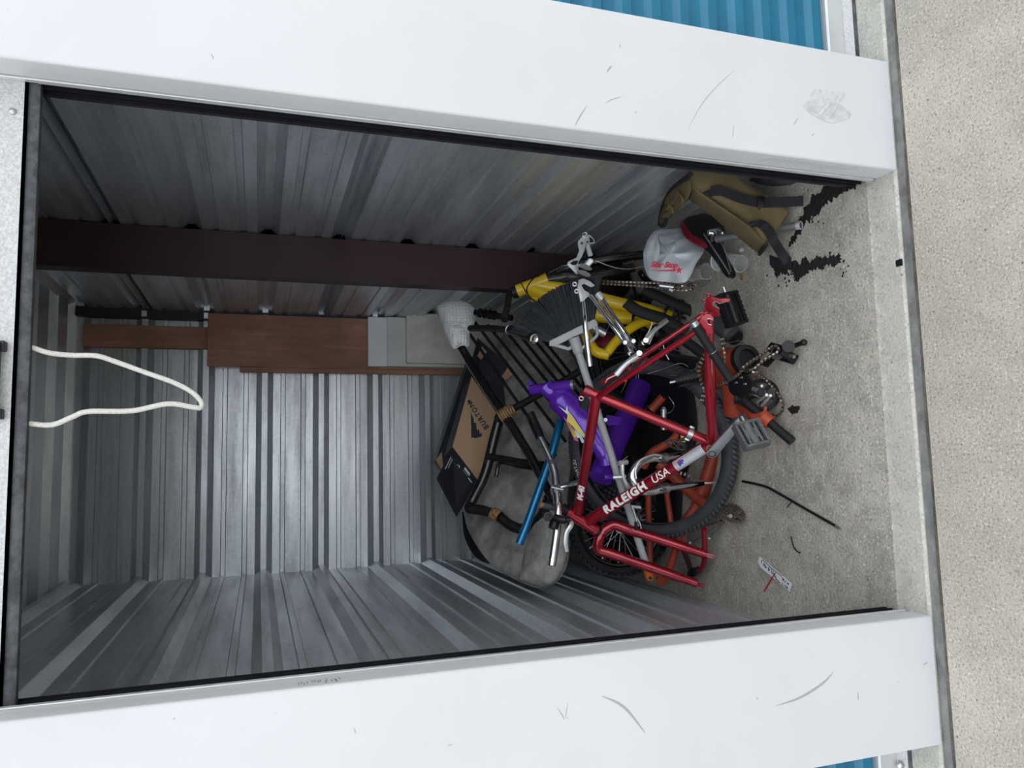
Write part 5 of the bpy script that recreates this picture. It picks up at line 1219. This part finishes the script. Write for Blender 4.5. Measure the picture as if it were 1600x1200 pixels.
# rusty cassette and quick release skewers by the floor, left of the street tyre
t = thing('rusty_cassette', 'small rusty sprocket cluster on the floor beside the tyre', 'sprocket', G(1140, 808))
for k in range(4): chainring(t, G(1142 + k * 3, 800 + k * 2, 0.035), V((0.6, -0.6, 0.5)), 0.034 - k * 0.002, 16, 'chain', 4, 'sprocket')
obj('lock_ring', MB().cyl(G(1139, 808, 0.06), G(1142, 806, 0.05), 0.008), 'silver_light', t)
for a, b, lb in (((1078, 850), (1118, 822), 'thin quick release skewer, the left one by the red fork tip'), ((1108, 841), (1132, 814), 'thin quick release skewer, the right one by the rusty sprockets')):
    t = thing('axle_skewer', lb, 'skewer', G(*a))
    obj('rod', MB().cyl(G(a[0], a[1], 0.03), G(b[0], b[1], 0.05), 0.0025), 'silver', t); obj('nut', MB().ball(G(a[0], a[1], 0.03), 0.008), 'silver_light', t)
tag(chain_obj([G(1098, 822, 0.05), G(1108, 820, 0.05), G(1120, 816, 0.05), G(1130, 812, 0.05)], 'chain_plate', 'chain_bright', plane=V((0, -0.5, 0.8))), 'short chain end leading to the rusty sprockets', 'chain')
t = thing('dark_red_fork_end', 'dark maroon chain stay loop with black lug between the red fork legs', 'bicycle frame', G(1080, 900))
obj('stay', MB().tube([G(1100, 826, 0.10), G(1101, 850, 0.08), G(1100, 880, 0.05), G(1090, 893, 0.04), G(1080, 895, 0.04)], 0.011, 10), 'red_dark', t)
obj('stay', MB().tube([G(1066, 855, 0.10), G(1074, 875, 0.07), G(1080, 893, 0.04)], 0.010, 10), 'maroon', t)
obj('lug', MB().tube([G(1092, 890, 0.045), G(1082, 895, 0.04), G(1078, 898, 0.035)], [0.014, 0.018, 0.012], 12), 'black_plastic', t)
# more dark lumps under the heap: a sheet added for the dark depth, inner tube coil and tools bag
tag(obj('heap_dark_filler', MB().pillow([G(x, y, 0.012) for x, y in ((955, 505), (1040, 530), (1078, 600), (1088, 680), (1066, 760), (1058, 830), (1010, 880), (940, 868), (900, 780), (905, 620))], 0.05, V((0, 0, 1)), sm=4, wob=0.06, wscale=7, ridge=True, rings=(1, .98, .93, .85, .75, .62, .48, .32, .16)), 'black_matt', smooth=60), 'added crumpled black sheet standing in for the dark depth under the bicycle heap', 'cloth')
tag(obj('inner_tube', MB().tube([G(930, 480, 0.05), G(960, 470, 0.08), G(1000, 500, 0.06), G(1040, 530, 0.05), G(1060, 560, 0.05), G(1080, 570, 0.06)], 0.022, 12), 'tyre'), 'black inner tube trailing under the yellow frame', 'inner tube')
tag(obj('mesh_bag', MB().pillow([G(905, 425, 0.02), G(930, 410, 0.03), G(975, 415, 0.02), G(985, 450, 0.02), G(950, 480, 0.02), G(915, 470, 0.02)], 0.05, V((0, -0.5, 0.85)), wob=0.02), 'black_matt'), 'black cloth bag on the floor at the foot of the post', 'bag')
tag(obj('red_cloth', MB().pillow(PP((925, 535, 2.98), (950, 520, 2.96), (965, 540, 2.93), (945, 560, 2.93)), 0.02, fwd), 'vinyl_red'), 'dark red cloth behind the yellow struts', 'cloth')
tag(obj('chain_guard', MB().tube([G(990, 446, 0.05), G(996, 470, 0.1), G(1010, 486, 0.05)], 0.008, 8), 'black_plastic'), 'bent black plastic loop beside the doubled chain', 'bicycle part')
t = thing('clamp_pedal', 'black crank end with a bolt beside the plastic bag', 'crank', G(1000, 430))
obj('arm', MB().tube([G(1000, 425, 0.06), G(1008, 436, 0.05), G(1022, 448, 0.04)], 0.014, 10), 'black_plastic', t); obj('bolt', MB().ball(G(1004, 430, 0.075), 0.005), 'silver', t)

# ------------------------------------------------------------------ right side: carrier bag, saddle, messenger bag, cups
def lean(px, py, x): return X(px, py, x)
pb = thing('plastic_carrier_bag', 'crumpled white plastic bag with red lettering against the right wall', 'bag', G(1060, 440))
fr = PP((1005, 395, 2.62), (1012, 375, 2.64), (1024, 360, 2.66), (1048, 358, 2.62), (1066, 358, 2.58), (1082, 376, 2.52), (1100, 390, 2.46), (1088, 412, 2.45), (1072, 441, 2.44), (1045, 441, 2.5), (1018, 437, 2.55), (1007, 418, 2.6))
nbg = (EYE - P(1050, 400, 2.5)).normalized()
pbb = obj('body', MB().pillow(fr, 0.045, nbg, sm=6, wob=0.05, wscale=13, ridge=True, rings=(1, .985, .95, .88, .78, .66, .52, .36, .18)), 'poly', pb, smooth=50)
obj('fold', MB().pillow(PP((1008, 400, 2.55), (1012, 380, 2.56), (1026, 366, 2.56), (1030, 380, 2.50), (1030, 398, 2.48), (1022, 416, 2.47), (1014, 420, 2.5)), 0.014, nbg, wob=0.015, wscale=22), 'poly', pb, smooth=50)
obj('fold', MB().pillow(PP((1028, 366, 2.56), (1060, 362, 2.52), (1070, 370, 2.48), (1050, 378, 2.46), (1034, 380, 2.48)), 0.010, nbg, wob=0.012, wscale=22), 'poly', pb, smooth=50)
to = P(1044, 413, 2.405); ex_ = (P(1064, 417, 2.40) - P(1026, 416, 2.40)).normalized(); ey_ = perp_to(ex_, CR)
tt0 = towards(P(1042, 413.5, 2.44), 0.052)
tt0 = towards(P(1038, 414, 2.50), 0.122)
exb = (P(1062, 416, 2.36) - P(1022, 414.5, 2.42)).normalized()
obj('lettering', text_mb('Star Stop', 0.0275, tt0, exb, perp_to(exb, CR), bold=0.0016, shear=0.25, space=0.95), 'decal_red', pb, smooth=0)
def on_plane(px, py):
    nn = exb.cross(perp_to(exb, CR)); d = ray(px, py); return EYE + d * ((tt0 - EYE).dot(nn) / d.dot(nn))
star = []
for k in range(10):
    a = -math.pi / 2 + math.pi * k / 5; r = 6.5 if k % 2 == 0 else 2.6; star.append(on_plane(1061 + r * math.cos(a), 422 + r * math.sin(a)))
obj('star_mark', tri_fill(star, 0), 'decal_red', pb, smooth=0)
obj('swoosh', tri_fill([on_plane(*q) for q in ((1012, 422.5), (1028, 422), (1044, 421.5), (1056, 420.5), (1056, 424), (1044, 424), (1028, 423.5))], 0), 'decal_red', pb, smooth=0)

sa = thing('bicycle_saddle', 'black and dark red bicycle saddle on a silver seatpost, beside the olive bag', 'saddle', G(1140, 435))
ns = (EYE - P(1105, 385, 2.3)).normalized()
sh = PP((1064, 352, 2.52), (1070, 342, 2.54), (1086, 336, 2.54), (1108, 335, 2.50), (1128, 348, 2.42), (1134, 366, 2.37), (1130, 384, 2.33), (1136, 400, 2.28), (1148, 422, 2.22), (1149, 432, 2.20), (1142, 436, 2.20), (1132, 430, 2.22), (1120, 412, 2.28), (1106, 394, 2.33), (1086, 380, 2.40), (1070, 368, 2.46))
obj('shell', MB().pillow(sh, 0.028, ns, sm=5), 'vinyl_black', sa, smooth=60)
obj('side_panel', MB().pillow(PP((1062, 352, 2.50), (1066, 344, 2.51), (1071, 352, 2.47), (1080, 366, 2.41), (1096, 373, 2.36), (1106, 383, 2.31), (1102, 388, 2.31), (1086, 382, 2.36), (1070, 370, 2.43)), 0.022, ns, sm=5), 'vinyl_red', sa, smooth=60)
obj('rail', MB().tube(PP((1100, 366, 2.32), (1112, 384, 2.27), (1128, 408, 2.21), (1140, 428, 2.18)), 0.0028, 8), 'silver', sa)
obj('rail', MB().tube(PP((1108, 360, 2.34), (1124, 376, 2.28), (1133, 392, 2.24), (1142, 424, 2.18)), 0.0028, 8), 'silver', sa)
mb = MB(); mb.cyl(P(1106, 364, 2.29), P(1126, 360, 2.28), 0.012); mb.box(P(1118, 370, 2.28), 0.018, 0.014, 0.014); obj('clamp', mb, 'chrome', sa, bevel=0.003)
obj('clamp_bolt', MB().ball(P(1129, 364, 2.25), 0.008), 'chrome', sa)
p0, p1 = P(1120, 374, 2.27), G(1250, 352, 0.02)
obj('seatpost', MB().cyl(p0, p1, 0.0135, n=18), 'silver', sa)
dv = (p1 - p0).normalized(); mb = MB(); mb.pipe(p1 - dv * 0.01, p1 + dv * 0.004, 0.0140, 0.0115); obj('post_rim', mb, 'silver_light', sa); obj('post_bore', MB().cyl(p1 - dv * 0.002, p1 + dv * 0.001, 0.0115), 'grey_tape', sa)

mg = thing('messenger_bag', 'olive canvas messenger bag with black straps leaning on the right wall', 'bag', G(1230, 350))
mp = Plane(G(1231, 332, 0.03), G(1197, 382, 0.10), X(1078, 275, 0.925))
gp = Plane(mp.at(1197, 382), mp.at(1073, 286), G(1187, 397, 0.03))
main = [(1073, 286), (1077, 274), (1084, 264), (1115, 263), (1143, 267), (1163, 285), (1182, 297), (1201, 308), (1230, 326), (1232, 333), (1220, 351), (1210, 367), (1197, 382), (1183, 367), (1170, 353), (1143, 334), (1113, 313), (1092, 299)]
obj('main_panel', MB().pillow([mp.at(*p) for p in main], 0.022, mp.n, sm=1, wob=0.02, wscale=11, power=0.6, rings=(1, .99, .96, .9, .82, .72, .6, .45, .28, .12)), 'olive', mg, smooth=60)
gus = [(1073, 286), (1092, 299), (1113, 313), (1143, 334), (1170, 353), (1183, 367), (1197, 382), (1192, 390), (1187, 397), (1172, 385), (1157, 373), (1124, 346), (1101, 327), (1076, 310)]
obj('gusset', MB().pillow([gp.at(*p) for p in gus], 0.010, gp.n, sm=1, wob=0.008, wscale=14, power=0.5), 'olive', mg, smooth=60)
obj('seam_piping', MB().tube([mp.at(x, y, 0.004) for x, y in gus[:7]], 0.0045, 8), 'olive', mg)
obj('corner_binding', MB().tube([gp.at(1197, 382, 0.004), gp.at(1192, 390, 0.006), gp.at(1187, 397, 0.004)], 0.007, 8), 'webbing', mg)
fp = Plane(mp.at(1073, 286), mp.at(1078, 306), P(1031, 346, 2.60))
flp = [(1078, 282), (1081, 296), (1078, 308), (1068, 318), (1058, 329), (1049, 336), (1041, 344), (1036, 352), (1031, 350), (1032, 338), (1037, 318), (1047, 300), (1060, 287), (1070, 281)]
obj('flap', MB().pillow([fp.at(*p) for p in flp], 0.018, fp.n, sm=1, wob=0.03, wscale=22), 'olive', mg, smooth=60)
obj('flap_binding', MB().tube([fp.at(x, y, 0.006) for x, y in ((1080, 272), (1068, 281), (1056, 290), (1046, 301), (1037, 318), (1032, 338), (1031, 350), (1036, 353), (1041, 344), (1038, 334), (1035, 328))], 0.0075, 8), 'webbing', mg)
obj('flap_fold', MB().tube([fp.at(x, y, 0.016) for x, y in ((1041, 310), (1049, 322), (1052, 334))], 0.004, 8), 'olive', mg)
obj('flap_fold', MB().tube([fp.at(x, y, 0.018) for x, y in ((1060, 300), (1066, 310), (1066, 318))], 0.004, 8), 'olive', mg)
sp_ = [mp.at(1110, 299, 0.026), mp.at(1126, 298, 0.034), mp.at(1142, 304, 0.038), mp.at(1162, 311, 0.036), mp.at(1188, 316, 0.034), mp.at(1212, 316, 0.03), G(1236, 315, 0.06), G(1255, 314, 0.03)]
def wv_at(a, b, half):
    d = (P(b[0], b[1], 2.2) - P(a[0], a[1], 2.2)).normalized(); return perp_to(d, d.cross(CF)) * half
obj('strap', MB().strip(sp_, wv_at((1140, 304), (1255, 314), 0.0165), 0.003), 'webbing', mg)
obj('strap_anchor', MB().prism([mp.at(x, y, 0.03) for x, y in ((1098, 300), (1122, 293), (1130, 294), (1112, 308), (1109, 306))], mp.n * -0.004), 'webbing', mg, smooth=0)
bk = mp.at(1189, 315, 0.040)
obj('buckle', MB().box(bk, 0.012, 0.004, 0.018, (CU, CF, CR)).cyl(mp.at(1187, 318, 0.045), mp.at(1186, 328, 0.04), 0.003), 'black_plastic', mg, bevel=0.002)
s2 = [gp.at(1178, 348, 0.014), mp.at(1190, 350, 0.03), mp.at(1202, 362, 0.03), G(1210, 378, 0.10), G(1220, 394, 0.04), G(1231, 410, 0.006)]
obj('strap', MB().strip(s2, wv_at((1200, 360), (1230, 408), 0.0165), 0.003), 'webbing', mg)
obj('strap_end', MB().strip([G(1203, 407, 0.006), G(1218, 411, 0.010), G(1236, 410, 0.006)], V((0.018, 0, 0.0)), 0.003), 'webbing', mg)
obj('strap_base', MB().prism([mp.at(x, y, 0.024) for x, y in ((1171, 346), (1190, 344), (1193, 350), (1178, 355))], mp.n * -0.004), 'webbing', mg, smooth=0)
tag(obj('rag', MB().pillow([G(1170, 282, 0.02), G(1190, 276, 0.02), G(1228, 276, 0.015), G(1244, 284, 0.01), G(1228, 290, 0.01), G(1195, 290, 0.015)], 0.018, V((0, 0, 1)), wob=0.015, wscale=20), 'grey_tape'), 'crumpled grey rag on the floor behind the messenger bag', 'rag')

def cup(label, a, b, r0, r1, name='plastic_cup'):
    t = thing(name, label, 'cup', V((a.x, a.y, 0))); d = b - a; L_ = d.length
    obj('wall', MB().lathe(a, d, [(0, r0), (L_ * 0.5, (r0 + r1) / 2), (L_, r1), (L_ * 0.99, r1 - 0.0012), (L_ * 0.5, (r0 + r1) / 2 - 0.0012), (0.001, r0 - 0.0012)], 28), 'clear', t, smooth=60)
    obj('rim', MB().torus(b, d, r1, 0.0022, 36, 8), 'poly', t); obj('base', MB().torus(a, d, r0, 0.0018, 36, 8), 'clear', t)
    return t
cup('clear plastic cup lying in front of the saddle nose', G(1158, 412, 0.035), G(1124, 407, 0.045), 0.031, 0.038)
cup('clear crushed plastic cup below the carrier bag', G(1104, 424, 0.03), G(1082, 428, 0.035), 0.032, 0.028)
cable('wire_loop', [G(1084, 431, 0.02), G(1092, 445, 0.01), G(1100, 446, 0.008), G(1110, 436, 0.008), G(1108, 420, 0.01), G(1098, 410, 0.02), G(1090, 408, 0.03)], 'thin looped wire beside the crushed cup', 0.0014)
tag(obj('paper_scrap', MB().pillow([G(1155, 389, 0.004), G(1160, 387, 0.004), G(1162, 392, 0.004), G(1156, 394, 0.004)], 0.004, V((0, 0, 1))), 'paper'), 'tiny white paper scrap above the clear cup', 'scrap')
tag(obj('cork_disc', MB().lathe(G(1160, 433, 0.0), V((0, 0, 1)), [(0, 0.0001), (0, 0.011), (0.003, 0.011), (0.003, 0.0001)]), 'wrap'), 'small tan disc on the concrete below the clear cup', 'disc')

# ------------------------------------------------------------------ things lying on the front of the floor
rd_ = thing('plastic_rod', 'long thin black rod lying on the concrete, one end bent', 'rod', G(1240, 790))
obj('shaft', MB().tube([G(1160, 752, 0.006), G(1180, 756, 0.006), G(1198, 761, 0.006), G(1215, 770, 0.006), G(1262, 797, 0.006), G(1306, 822, 0.006)], 0.0045, 10), 'black_plastic', rd_)
obj('metal_tip', MB().cyl(G(1306, 822, 0.006), G(1313, 826, 0.006), 0.0042), 'silver', rd_)
cable('cable_offcut', [G(1236, 838, 0.003), G(1239, 851, 0.003), G(1244, 860, 0.003), G(1250, 864, 0.003)], 'short dark cable offcut lying above the paper tag', 0.0024, 'black_plastic', 'cable')
cable('cable_offcut', [G(1236, 785, 0.003), G(1233, 789, 0.003), G(1230, 792, 0.003)], 'tiny wire clipping next to the black rod', 0.0014, 'black_plastic', 'cable')
pt = thing('paper_tag', 'white paper tag with black handwriting lying on the concrete', 'tag', G(1210, 895))
c0, c1, c2, c3 = G(1187, 869, 0.004), G(1238, 912, 0.004), G(1234, 925, 0.004), G(1188, 886, 0.004)
obj('sheet', MB().prism([c0, c1, c2, c3, G(1184, 877, 0.004)], V((0, 0, 0.0006))), 'paper', pt, smooth=0)
def tagp(u, v): 
    p = c0.lerp(c1, u); q_ = c3.lerp(c2, u); r_ = p.lerp(q_, v); r_.z = 0.0055; return r_
def strokes(body):
    for k, s_ in enumerate(body):
        obj('pen_stroke', MB().tube([tagp(*q_) for q_ in s_], 0.0012, 5, 3), 'ink', pt)
strokes([[(0.06, 0.5), (0.10, 0.12), (0.30, 0.12)], [(0.33, 0.08), (0.33, 0.2), (0.52, 0.15), (0.70, 0.12)],
         [(0.12, 0.62), (0.15, 0.3), (0.18, 0.62)], [(0.20, 0.3), (0.20, 0.62), (0.25, 0.45)], [(0.30, 0.3), (0.29, 0.65), (0.34, 0.5), (0.30, 0.45)], [(0.40, 0.3), (0.40, 0.62)], [(0.46, 0.3), (0.43, 0.55), (0.48, 0.6), (0.47, 0.45)], [(0.52, 0.3), (0.50, 0.6), (0.55, 0.62)],
         [(0.72, 0.2), (0.78, 0.25), (0.74, 0.38), (0.79, 0.42)], [(0.83, 0.2), (0.82, 0.45)], [(0.88, 0.25), (0.93, 0.3), (0.88, 0.42)], [(0.50, 0.75), (0.58, 0.78), (0.55, 0.9), (0.62, 0.82), (0.66, 0.9), (0.70, 0.8)], [(0.76, 0.65), (0.75, 0.9), (0.81, 0.8)], [(0.84, 0.65), (0.88, 0.9), (0.90, 0.65), (0.94, 0.9)]])
tag(obj('red_tie', MB().tube([G(1211, 896, 0.007), G(1203, 908, 0.006), G(1194, 924, 0.004)], 0.0022, 6), 'cord_red'), 'thin red tie lying across the paper tag', 'tie')
tag(obj('tape_block', MB().box(G(1406, 411, -0.014), 0.010, 0.010, 0.006), 'black_seal', bevel=0.002), 'small dark block wedged in the pavement joint', 'block')
tag(obj('rust_flake', MB().pillow([G(1400, 300, -0.018), G(1403, 300, -0.018), G(1404, 318, -0.018), G(1400, 318, -0.018)], 0.004, V((0, 0, 1))), 'orange'), 'rust brown chip in the pavement joint', 'chip')
